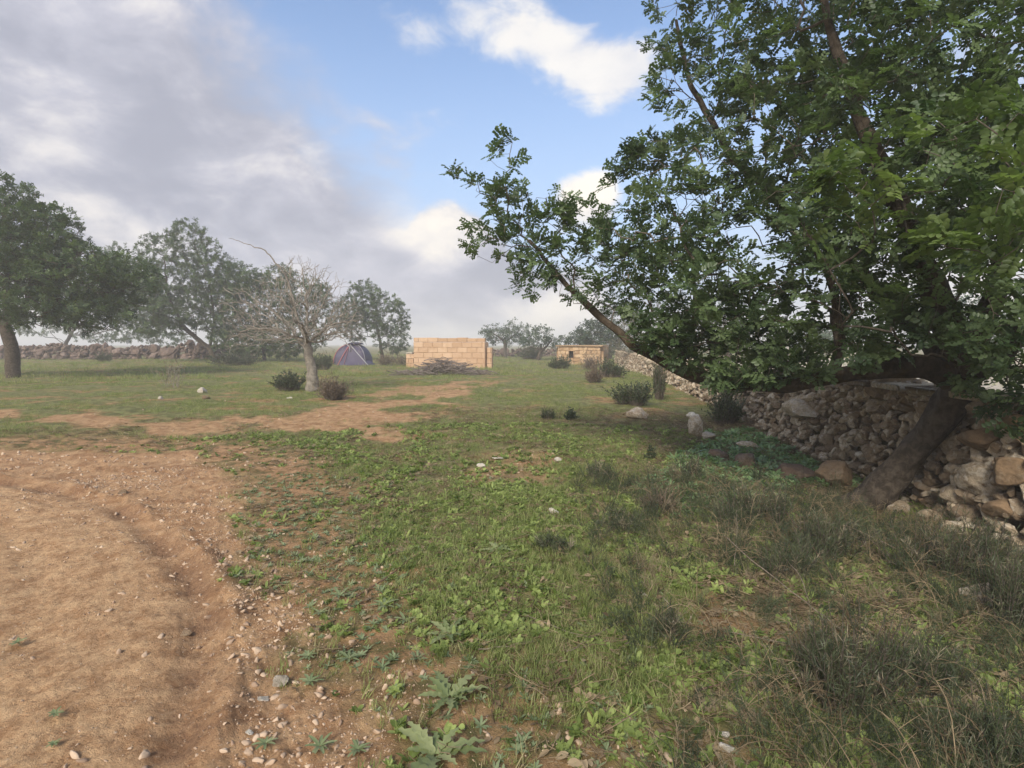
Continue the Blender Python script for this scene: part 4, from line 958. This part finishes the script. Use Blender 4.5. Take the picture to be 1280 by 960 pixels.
# ---------------------------------------------------------------- dome tent
def m_tent(N, b):
    n = N.noise(opos(N), 2.5, 5); N.put(b.inputs['Base Color'], N.mix(n, (.042, .034, .058), (.088, .073, .115))); bump(N, b, N.noise(opos(N), 5, 4), .05, .6)
M_tent = mat('tent_fabric', m_tent, .6, .35); M_tent2 = plain('tent_dark_fabric', (.035, .03, .055), .6); M_red = plain('red_tape', (.38, .13, .13), .7); M_pole = plain('grey_pole', (.34, .33, .33), .5)
tb = ground(442, 455.5); dT = tb[1]
tent = tree_root('dome_tent', tb, 'dark purple dome tent with red seams pitched under the trees', 'tent')
Wt = 54 / FPX * dT; Ht = 27 / FPX * dT; a_ = Wt / 2
def dome(u, w):      # u around, w up 0..1 : four-sided dome with pole ridges
    ang_ = u * 2 * math.pi; sq = 1 / max(abs(math.cos(ang_)), abs(math.sin(ang_))) ; ridge = 1 + .10 * abs(math.sin(2 * ang_)) ** 6
    rr_ = (.80 + .20 * (sq - 1) * 1.4) * math.cos(w * math.pi / 2) ** .85 * ridge
    return np.array([a_ * rr_ * math.cos(ang_), a_ * .9 * rr_ * math.sin(ang_), Ht * .93 * math.sin(w * math.pi / 2) ** .9])
nu, nw = 48, 14; v = np.array([dome(i / nu, j / nw) for j in range(nw) for i in range(nu)] + [dome(0, 1)])
f = np.array([[j * nu + i, j * nu + (i + 1) % nu, (j + 1) * nu + (i + 1) % nu, (j + 1) * nu + i] for j in range(nw - 1) for i in range(nu)])
f3 = np.array([[(nw - 1) * nu + i, (nw - 1) * nu + (i + 1) % nu, nw * nu] for i in range(nu)])
link('canopy', Geo().add(v, f, f3).mesh('canopy', [M_tent]), tent)
g = Geo(); 
for k_, u0 in enumerate((.125, .375, .625, .875)):
    g = Geo(); pts = np.array([dome(u0, w) * 1.012 for w in np.linspace(0, .98, 12)]); g.tube(pts, .016 if k_ != 2 else .022, 6); link('pole', g.mesh('pole', [M_pole if k_ in (0, 1, 3) else M_red]), tent)
# porch reaching towards the camera, right side
apex = np.array([-.05 * a_, -.40 * a_, Ht * .90]); foot = [np.array([-.42 * a_, -1.0 * a_, 0]), np.array([.95 * a_, -1.05 * a_, 0]), np.array([1.06 * a_, -.2 * a_, 0])]
def sheet(p0, p1, p2, n=8, sag_=.05):
    V_ = []; F_ = []; nn_ = np.cross(p1 - p0, p2 - p0); nn_ /= np.linalg.norm(nn_)
    idx = {}
    for i in range(n + 1):
        for j in range(n + 1 - i):
            a1_, b1_ = i / n, j / n; c1_ = 1 - a1_ - b1_; idx[i, j] = len(V_); V_.append(p0 * c1_ + p1 * a1_ + p2 * b1_ - nn_ * sag_ * 27 * a1_ * b1_ * c1_ * Ht)
    for i in range(n):
        for j in range(n - i):
            F_.append([idx[i, j], idx[i + 1, j], idx[i, j + 1]])
            if i + j < n - 1: F_.append([idx[i + 1, j], idx[i + 1, j + 1], idx[i, j + 1]])
    return np.array(V_), np.array(F_)
g = Geo(); g.add(*sheet(apex, foot[0], foot[1])); g.add(*sheet(apex, foot[1], foot[2])); po = link('porch', g.mesh('porch', [M_tent]), tent)
g = Geo(); g.tube(np.array([apex + np.array([0, -.02, .01]), (apex + foot[0]) / 2 + np.array([0, -.05, .02]), foot[0]]), .03, 5); link('seam', g.mesh('seam', [M_red]), po)
q = foot[0] * .8 + foot[1] * .2; g = Geo(); g.tube(np.array([apex + np.array([0, -.02, .01]), (apex + q) / 2 + np.array([0, -.06, .02]), q]), .012, 5); link('seam', g.mesh('seam', [M_red]), po)
g = Geo(); g.tube(np.array([apex + np.array([.05, -.02, .01]), (apex + foot[1]) / 2 + np.array([0, -.04, .03]), foot[1]]), .03, 5); link('seam', g.mesh('seam', [M_pole]), po)
v, f = ICO[3]; v = v * np.array([a_ * .36, a_ * .4, Ht * .10]); v[:, 2] = np.where(v[:, 2] < 0, v[:, 2] * .2, v[:, 2]); v = v + np.array([.12 * a_, 0, Ht * .93])
link('roof_cover', Geo().add(v, f).mesh('roof_cover', [M_tent2]), tent)
g = Geo(); c = np.array([-.35 * a_, -.3 * a_, Ht * .92]); g.tube(np.array([c, c + np.array([.2 * a_, -.2 * a_, .02]), c + np.array([.36 * a_, -.3 * a_, -.12 * Ht]), c + np.array([.38 * a_, -.32 * a_, -.3 * Ht])]), .022, 5); link('guy_rope', g.mesh('guy_rope', [M_pole]), tent)

# ---------------------------------------------------------------- brushwood heap
bp = ground(552, 468); g = Geo(); 
for _ in range(330):
    u = rng.normal(0, 1.0); main = U() < .6
    cx = U(-2.3, 2.2) if not main else rng.normal(.1, .65); top = .52 * math.exp(-((cx - .1) / .8) ** 2) + .16 + .06 * math.cos(cx); z_ = U(0.02, 1) * top; cy = rng.normal(0, .38) * (1.25 - z_ / .95)
    L_ = U(.3, 1.3); a = U(-.5, .5) + (math.pi if U() < .5 else 0) + (0 if U() < .7 else U(-1, 1)); dz = U(-.35, .45); d = np.array([math.cos(a), math.sin(a), dz]) * L_ / 2; c = np.array([cx, cy, z_])
    p0 = c - d; p1 = c + d; mid = c + rng.normal(0, .07, 3) * L_; pp = np.array([p0, (p0 + mid) / 2 + rng.normal(0, .02, 3), mid, (p1 + mid) / 2 + rng.normal(0, .02, 3), p1]); pp[:, 2] = np.maximum(pp[:, 2], .01)
    g.tube(pp, np.linspace(U(.012, .028), .005, 5), 4, r=random.random())
M_brush = barkmat('brushwood', (.15, .12, .10), (.30, .25, .21), 10)
tag(link('brush_pile', g.mesh('brush_pile', [M_brush]), loc=bp, sc_=.88), 'heap of grey cut branches lying in front of the block shed', 'brushwood heap')

# ---------------------------------------------------------------- post and wire fence beyond the wall
M_post = plain('weathered_post', (.42, .39, .34), .9); M_wire = plain('wire', (.30, .30, .29), .5)
fl = [wc(7.2, t) for t in (7.5, 10.5, 14, 18, 23, 29)]; f0 = np.array([fl[0][0], fl[0][1], float(hz(*fl[0])[0])])
fen = tree_root('wire_fence', f0, 'thin post and wire fence on the pale ground beyond the stone wall', 'fence')
tops = []
for p in fl:
    zz = float(hz(*p)[0]); q = np.array([p[0], p[1], zz]) - f0; g = Geo(); g.tube(np.array([q + [0, 0, -.1], q + [.01, 0, .6], q + [.015, .01, 1.25]]), .035, 7, rough=.1); link('post', g.mesh('post', [M_post]), fen); tops.append(q)
for h_ in (.4, .8, 1.15):
    g = Geo(); pp = []
    for a, b2 in zip(tops[:-1], tops[1:]):
        for t in (0, .25, .5, .75): pp.append(a * (1 - t) + b2 * t + np.array([0, 0, h_ - .03 * math.sin(math.pi * t)]))
    pp.append(tops[-1] + np.array([0, 0, h_])); g.tube(np.array(pp), .004, 4); link('wire', g.mesh('wire', [M_wire]), fen)

# ---------------------------------------------------------------- rocks
def rock(px, py, w, m, label, flat_=.6, name='rock', sub=4, seed=None, group=None, ry=None, deep=.8, dloc=None):
    p = ground(px, py) if dloc is None else Vector(dloc); R_ = w / FPX * p[1] / 2; v, f = stone(sub, .42, 8, seed if seed is not None else int(px * 7 + py))
    v = v * np.array([R_, R_ * deep, R_ * flat_]); v[:, 2] += R_ * flat_ * .45
    o_ = link(name, Geo().add(v, f, r=U(.2, .9)).mesh(name, [m]), loc=p, rot=(U(-.15, .15), U(-.15, .15), U(-.3, .3))); return tag(o_, label, 'rock', group)
rock(1042, 606, 62, M_boulder, 'rounded brown boulder at the foot of the leaning carob trunk', .72, 'boulder')
rock(990, 596, 60, M_redstone, 'flat reddish boulder left of the rounded brown one', .38, 'boulder')
rock(930, 582, 40, M_redstone, 'dark red-brown rock half sunk in the blue-green weeds', .5)
rock(895, 574, 30, M_redstone, 'low red-brown rock below the pointed stone', .5)
rock(868, 545, 32, M_stone, 'pointed grey stone leaning up in the grass before the wall', 1.0)
rock(886, 550, 22, M_white, 'pale stone lying against the foot of the pointed stone', .6)
rock(866, 523, 16, M_white, 'pale round stone perched highest beside the pointed stone', .9)
rock(797, 522, 26, M_stone, 'tan stone alone in the grass left of the pointed stone', .7)
rock(935, 561, 30, M_stone, 'grey flat stone at the wall base behind the red-brown rock', .4)
rock(252, 491, 16, M_white, 'bright stone on the grass left of the bare tree', .6)
rock(200, 499, 9, M_white, 'small bright stone furthest left in the grass', .6)
rock(258, 499, 14, M_boulder, 'tan stone just below the bright stone in the grass', .4)
rock(363, 499, 10, M_white, 'small flat white stone beside the bare trunk', .35)
rock(350, 856, 26, M_white, 'largest white stone on the red earth edge of the track', .7)
rock(328, 873, 20, M_white, 'flat pale stone just below the largest white stone', .35)
rock(602, 583, 13, M_white, 'white stone in the middle of the grass', .5)
rock(622, 574, 14, M_white, 'flat white stone above and right of the mid-grass white one', .3)
rock(693, 643, 15, M_white, 'single cream stone in the grass centre right', .8)
rock(697, 577, 12, M_white, 'small cream stone beyond the single cream one', .6)
rock(905, 918, 16, M_white, 'upper of two cream stones low in the weeds', .7)
rock(908, 938, 20, M_white, 'lower and larger of two cream stones low in the weeds', .8)
rock(807, 749, 12, M_white, 'cream pebble under the grey-green tuft', .7)
rock(1228, 750, 55, M_stone, 'grey-brown stone sunk in the dark brush at the lower right', .7)
rock(154, 838 - 220, 14, M_boulder, 'reddish clod on the outer lip of the wheel rut', .5)
rock(232, 790, 16, M_boulder, 'tan stone in the wheel rut bend', .5)
rock(312, 920, 12, M_white, 'pale stone nearest the camera on the red earth', .6)
rock(568, 462, 8, M_stone, 'small stone at the right foot of the brushwood heap', .5)
# fallen stones along the wall foot
for k_, (px, py, w) in enumerate([(1010, 566, 20), (1120, 640, 34), (1160, 652, 30), (965, 547, 16), (1190, 668, 36)]):
    rock(px, py, w, M_stone, ['grey stone fallen under the wall behind the round boulder', 'rough stone wedged beneath the leaning trunk', 'stone lying right of the wedged one under the trunk', 'small stone at the wall foot where the weeds begin', 'fallen stone furthest right at the wall foot'][k_], .7, 'fallen_stone')
# big reddish-brown stones set in the wall right of the trunk
bigs = [(1232, 545, 62, .6, M_boulder), (1225, 598, 55, .8, M_stone), (1270, 590, 60, .7, M_boulder), (1195, 615, 40, .8, M_stone), (1262, 640, 52, .6, M_boulder), (1215, 650, 50, .5, M_stone), (1275, 530, 50, .5, M_boulder)]
for k_, (px, py, w, fl_, m) in enumerate(bigs):
    v0 = ray(px, py); q = v0[:2]; tt = (WALL_S + .10) / (q @ WN); p = EYE + v0 * tt; R_ = w / FPX * p[1] / 2; v, f = stone(4, .35, 9, 900 + k_)
    v = v * np.array([R_ * .8, R_ * 1.05, R_ * fl_]); link('large_stone', Geo().add(v, f, r=U(0, 1)).mesh('large_stone', [m]), o, Vector(p) - o.location, (U(-.2, .2), U(-.2, .2), U(-.2, .2)))

# ---------------------------------------------------------------- shrubs
def shrub(px, py, wpx, hpx, m, label, kind='fine', n=None, name='shrub', group=None, dens_=1.0, twigm=None, cat='shrub'):
    p = ground(px, py, -.01); d = p[1]; w = wpx / FPX * d / 2; h = hpx / FPX * d
    g = Geo(); tw = Geo(); n = int((n or 70) * (.55 if group and 'feathery' in group else 1))
    cl_ = [(U(-.6, .6) * w, U(-.5, .5) * w, U(.35, .75), U(.55, 1.1)) for _ in range(max(3, min(9, int(wpx / 22))))] + [(0, 0, .8, .9)]
    for _ in range(n):
        ox, oy, kw, kh = random.choice(cl_); stray = U() < .12
        az = U(0, 6.28); ro = U(0, 1) ** .6 * kw * (1.4 if stray else 1); b0 = np.array([math.cos(az) * w * .35 * ro, math.sin(az) * w * .35 * ro, 0]); tip_ = np.array([math.cos(az) * w * ro, math.sin(az) * w * ro * .85, h * kh * U(.3, 1.1) * (1.25 if stray else 1) * (1 - .45 * min(ro, 1) ** 2)]); b0 = b0 + np.array([ox, oy, 0]); tip_ = tip_ + np.array([ox, oy, 0])
        mid = (b0 + tip_) / 2 + np.array([0, 0, h * .12]) + rng.normal(0, .06, 3) * w; t = np.linspace(0, 1, 6)[:, None]; pts = b0 * (1 - t) ** 2 + 2 * mid * t * (1 - t) + tip_ * t ** 2
        tw.tube(pts, np.linspace(.0035, .0012, 6) * (1 + .04 * d), 3, r=random.random())
        k_ = 5 if kind == 'twig' else (26 if kind == 'fine' else 14)
        ts = U(.25, 1, k_); q = b0 * ((1 - ts) ** 2)[:, None] + 2 * mid * (ts * (1 - ts))[:, None] + tip_ * (ts ** 2)[:, None]; dr = unit(rng.normal(0, 1, (k_, 3)) + unit(tip_ - b0) * .9 + np.array([0, 0, .5]))
        if kind == 'fine': L_ = U(.02, .065, k_) * (1 + .03 * d); wd = .0009 + .00025 * d
        elif kind == 'twig': L_ = U(.05, .16, k_); wd = .0012 + .0005 * d
        else: L_ = U(.025, .05, k_) * (1 + .02 * d); wd = .008 + .0005 * d
        sdv_ = unit(np.cross(dr, rng.normal(size=(k_, 3)))) * wd; e = q + dr * L_[:, None]
        rs = U(0, 1)
        v = np.stack([q - sdv_ * .3, q + (e - q) * .5 - sdv_, e, q + (e - q) * .5 + sdv_], 1).reshape(-1, 3); g.add(v, np.arange(4 * k_).reshape(-1, 4), r=rs)
    ro_ = tree_root(name, p, label, cat, group)
    link('stems', tw.mesh('stems', [twigm or M_twig]), ro_); link('foliage', g.mesh('foliage', [m]), ro_); return ro_
S = shrub
gA = 'dark feathery bushes in the right foreground'
S(1190, 715, 190, 80, M_fine, 'wide dark feathery bush under the leaning trunk at the right edge', n=420, group=gA)
S(1265, 780, 120, 110, M_fine, 'tall dark feathery bush cut by the right edge of the photo', n=300, group=gA)
S(1060, 880, 210, 130, M_fine, 'grey-green feathery bush nearest the camera with pale dead stems', n=420, group=gA)
S(1040, 690, 130, 60, M_fine, 'dark wiry bush in front of the round brown boulder', n=260, group=gA)
S(930, 650, 120, 55, M_fine, 'dark bush in the middle of the weeds left of the round boulder', n=220, group=gA)
S(975, 720, 100, 55, M_fine, 'grey-green wiry bush below the two bushes by the boulder', n=170, group=gA)
S(1150, 850, 150, 70, M_fine, 'low dark bush right of the nearest feathery bush', n=240, group=gA)
S(1200, 940, 200, 80, M_fine, 'dark tangled bush in the bottom right corner', n=280, group=gA)
S(855, 600, 60, 40, M_fine, 'small dark-stemmed bush on the near side of the bright weeds', n=110, group=gA)
S(745, 600, 50, 30, M_fine, 'small grey-green bush in the open grass right of centre', n=80, group=gA)
S(820, 640, 70, 30, M_drys, 'brownish dry low bush in the grass right of centre', 'twig', n=140, group=gA)
S(765, 660, 80, 32, M_fine, 'low dull green tuft left of the brownish bush', n=110, group=gA)
S(840, 805, 70, 40, M_fine, 'grey-green tuft beside the crossing dead stems', n=120, group=gA)
S(690, 690, 60, 28, M_fine, 'small green tuft near the single cream stone', n=90, group=gA)
gB = 'dark shrubs in the grass along the wall'
S(908, 530, 62, 46, M_shrub, 'dark leafy shrub growing against the wall behind the pointed stone', 'leaf', n=260, group=gB)
S(825, 500, 26, 66, M_shrub, 'narrow upright shrub in front of the wall left of the dark leafy one', 'fine', n=150, group=gB)
S(790, 505, 78, 34, M_shrub, 'wide low shrub along the wall left of the narrow upright one', 'leaf', n=260, group=gB)
S(765, 472, 36, 26, M_shrub, 'rounded dark shrub at the far end of the stone wall', 'leaf', n=200, group=gB)
S(700, 461, 36, 15, M_shrub, 'low brown-green shrub in front of the stone hut', 'leaf', n=200, group=gB)
S(742, 478, 34, 22, M_drys, 'reddish dry shrub below the stone hut', 'twig', n=200, group=gB)
S(735, 462, 34, 20, M_drys, 'grey dry shrub against the right of the stone hut', 'twig', n=180, group=gB)
S(714, 524, 18, 14, M_shrub, 'tiny dark shrub alone in the middle of the grass', 'leaf', n=70, group=gB)
S(685, 524, 18, 14, M_fine, 'tiny faint shrub left of the tiny dark one', 'fine', n=50, group=gB)
S(812, 575, 14, 16, M_shrub, 'small upright dark weed above the open grass', 'leaf', n=40, group=gB)
gC = 'scrub around the bare tree and left trees'
S(417, 499, 66, 34, M_drys, 'purplish dry brush at the right foot of the bare tree', 'twig', n=420, group=gC)
S(366, 488, 58, 30, M_shrub, 'dark green brush behind the left foot of the bare tree', 'leaf', n=260, group=gC)
S(213, 484, 60, 44, M_drys, 'sparse dead bush of thin pale branches left of the bare tree', 'twig', n=34, group=gC, twigm=M_dead)
S(285, 457, 80, 20, M_shrub, 'low green scrub under the slanting carob trunk', 'leaf', n=260, group=gC)
S(105, 447, 60, 12, M_shrub, 'low scrub at the foot of the second carob in the row', 'leaf', n=160, group=gC)
S(130, 452, 26, 14, M_shrub, 'small dark clump between the two left trunks', 'leaf', n=90, group=gC)
S(400, 462, 40, 20, M_shrub, 'green scrub beside the tent on its left', 'leaf', n=200, group=gC)
S(490, 457, 44, 16, M_drys, 'brown scrub between the tent and the block shed', 'twig', n=200, group=gC)
S(660, 449, 46, 18, M_shrub, 'dark low bush under the far pair of trees', 'leaf', n=260, group=gC)

# ---------------------------------------------------------------- thistles, rosettes
M_this = leafmat('thistle_leaf', (.17, .21, .085), (.36, .38, .18), .3, .6)
def thistle(px, py, wpx, n, label, m=M_this, name='thistle', jag=.6, wid=.12):
    p = ground(px, py, .005); Rr = wpx / FPX * p[1] / 2; g = Geo()
    for k_ in range(n + (3 if name == 'thistle' else 0)):
        L_ = Rr * U(.6, 1.2); az = k_ * 2.4 + U(-.2, .2); t = np.linspace(0, 1, 15); w = wid * L_ * np.sin(np.clip(t, .02, 1) ** .8 * math.pi) ** .7 * (1 - .2 * t); wl = w * (1 + jag * np.sin(np.arange(15) * 2.0 + U(0, 6)) * U(.5, 1.3, 15)) + .003; w = w * (1 + jag * np.sin(np.arange(15) * 1.8 + U(0, 6)) * U(.5, 1.3, 15)) + .003
        lean = U(.9, 1.25); a = lean + .55 * t; dt = 1 / 14; dx = np.cumsum(np.sin(a)) * dt * L_; dz = np.cumsum(np.cos(a)) * dt * L_ + .01; out = np.array([math.cos(az), math.sin(az), 0]); sd_ = np.array([-math.sin(az), math.cos(az), 0])
        c = out * dx[:, None] + np.array([0, 0, 1.]) * dz[:, None]; wob = rng.normal(0, .07, 15) * L_ * .3; up = np.array([0, 0, 1.]) * (w * .35 + np.abs(wob) * .4)[:, None]
        v = np.vstack([c - sd_ * wl[:, None] + up, c, c + sd_ * w[:, None] + up * .6]); q = np.array([[i, i + 1, 15 + i + 1, 15 + i] for i in range(14)] + [[15 + i, 16 + i, 31 + i, 30 + i] for i in range(14)]); g.add(v, q, r=U(0, 1))
    return tag(link(name, g.mesh(name, [m]), loc=p), label, 'thistle' if name == 'thistle' else 'weed', 'thistles and broad weeds in the foreground')
thistle(562, 880, 100, 8, 'largest pale green jagged thistle, with leaves spread flat on the red earth')
thistle(545, 952, 120, 7, 'pale thistle cut by the bottom edge below the largest one')
thistle(560, 800, 70, 8, 'pale jagged thistle just beyond the largest one')
thistle(622, 692, 40, 7, 'small yellow-green thistle in the grass near the cream stone')
M_rosw = leafmat('rosette_leaf', (.16, .20, .09), (.28, .31, .16), .25, .6)
for px, py, w, lab in ((447, 943, 30, 'neat star-shaped weed low on the red earth'), (400, 938, 38, 'broad dull weed left of the neat star-shaped one'), (388, 858, 30, 'grey weed right of the largest white stone'), (436, 826, 34, 'bushy grey weed above the track edge weeds'), (385, 822, 24, 'small star weed left of the bushy grey one'), (332, 935, 28, 'star weed nearest the pale stone by the track'), (480, 762, 34, 'upright grey-green weed on bare earth beside the long thin stick'), (506, 780, 26, 'second grey-green weed by the stick, lower and right'), (400, 770, 20, 'dark little weed on the red soil'), (425, 750, 30, 'dark green weed at the lower end of the stick'), (70, 905, 22, 'lone weed on the tan track at the lower left'), (22, 803, 18, 'lone weed on the track at the left edge'), (68, 940, 14, 'tiny weed lowest on the tan track')):
    thistle(px, py, w, 11, lab, M_rosw, 'rosette_plant', .05, .075)

# ---------------------------------------------------------------- fallen sticks and dead stems
M_stick = barkmat('dry_stick', (.26, .20, .14), (.46, .38, .28), 30); M_reds = barkmat('reddish_stick', (.20, .12, .08), (.34, .22, .15), 30)
def stick(pts, r_, label, m=M_stick, lift=None, name='dead_stem'):
    W_ = []
    for k_, q in enumerate(pts): 
        p = np.array(ground(q[0], q[1])) if len(q) == 2 else None
        if len(q) == 3: a = np.array(ground(q[0], q[1])); p = a; p = EYE + (p - EYE) * q[2]; 
        p = p + np.array([0, 0, .022]); W_.append(p)
    W_ = smooth(np.array(W_), 2); W_[1:-1] += rng.normal(0, .003, W_[1:-1].shape); c = W_[0].copy(); g = Geo(); g.tube(W_ - c, np.linspace(r_, r_ * .45, len(W_)), 5, r=U(0, 1)); n = len(W_)
    for _ in range(3):
        j = int(U(.3, .9) * n); d = unit(W_[min(j + 1, n - 1)] - W_[j - 1]) + rng.normal(0, .5, 3); d[2] = abs(d[2]) * .5; L_ = U(.04, .12); g.tube(np.array([W_[j], W_[j] + d * L_ * .5, W_[j] + d * L_ + rng.normal(0, .01, 3)]) - c, [r_ * .5, r_ * .35, r_ * .2], 4)
    return tag(link(name, g.mesh(name, [m]), loc=c), label, 'dead stem', 'sticks and dead stems in the grass')
stick([(445, 752), (500, 718), (545, 672)], .006, 'long thin reddish stick lying on the grass left of the thistles', M_reds)
stick([(645, 770), (700, 795), (755, 808), (822, 817)], .0045, 'long pale dead stem lying left of the grey-green tuft')
stick([(708, 824), (735, 808), (765, 790)], .004, 'short stem crossing the long pale one')
stick([(598, 820), (630, 816), (668, 808)], .0045, 'short whitish stick near the pale thistle')
stick([(905, 672, .93), (965, 728, .93), (1030, 775, .95), (1060, 800, 1)], .0045, 'pale straight stem slanting down through the feathery bushes')
stick([(972, 690, .93), (1000, 722, .93), (1012, 762, 1)], .0035, 'thin bent stem beside the pale slanting one')
stick([(910, 796), (975, 806, .98), (1050, 818, .95)], .004, 'pale stem lying level in front of the nearest feathery bush')
stick([(868, 868), (920, 855), (985, 832)], .0055, 'brown twig lying above the two cream stones', M_reds)
stick([(980, 640, .94), (1020, 690, .94), (1050, 745, .97)], .004, 'reddish thin stem arching over the dark bushes', M_reds)
stick([(1120, 690, .92), (1050, 655, .9), (1000, 656, .93)], .0035, 'pale arching stem in front of the leaning trunk')
stick([(1000, 880), (1035, 890), (1062, 912)], .006, 'short dark twig left of the bottom bush', M_reds)
stick([(1180, 880, .95), (1230, 925, .95), (1262, 960, 1)], .004, 'pale stem in the bottom right corner')
stick([(918, 710, .95), (922, 660, .93), (920, 640, .90)], .003, 'upright dry stalk rising from the weeds')
stick([(500, 692), (560, 694), (575, 690)], .004, 'tiny dark twig on the grass centre')

# ---------------------------------------------------------------- hazy air
hm = bpy.data.materials.new('haze'); hm.use_nodes = True; hm.node_tree.nodes.clear()
HN = NT(hm.node_tree); pv = HN.n('ShaderNodeVolumePrincipled'); pv.inputs['Color'].default_value = (1, .985, .965, 1); pv.inputs['Density'].default_value = .0032; pv.inputs['Anisotropy'].default_value = 0
ho = HN.n('ShaderNodeOutputMaterial'); hm.node_tree.links.new(pv.outputs[0], ho.inputs['Volume'])
g = Geo(); g.box((0, 0, 2.0 + 5), (1450, 1450, 18)); tag(link('haze', g.mesh('haze', [hm], False)), 'thin milky haze filling the air over the whole field', 'haze', kind='stuff')
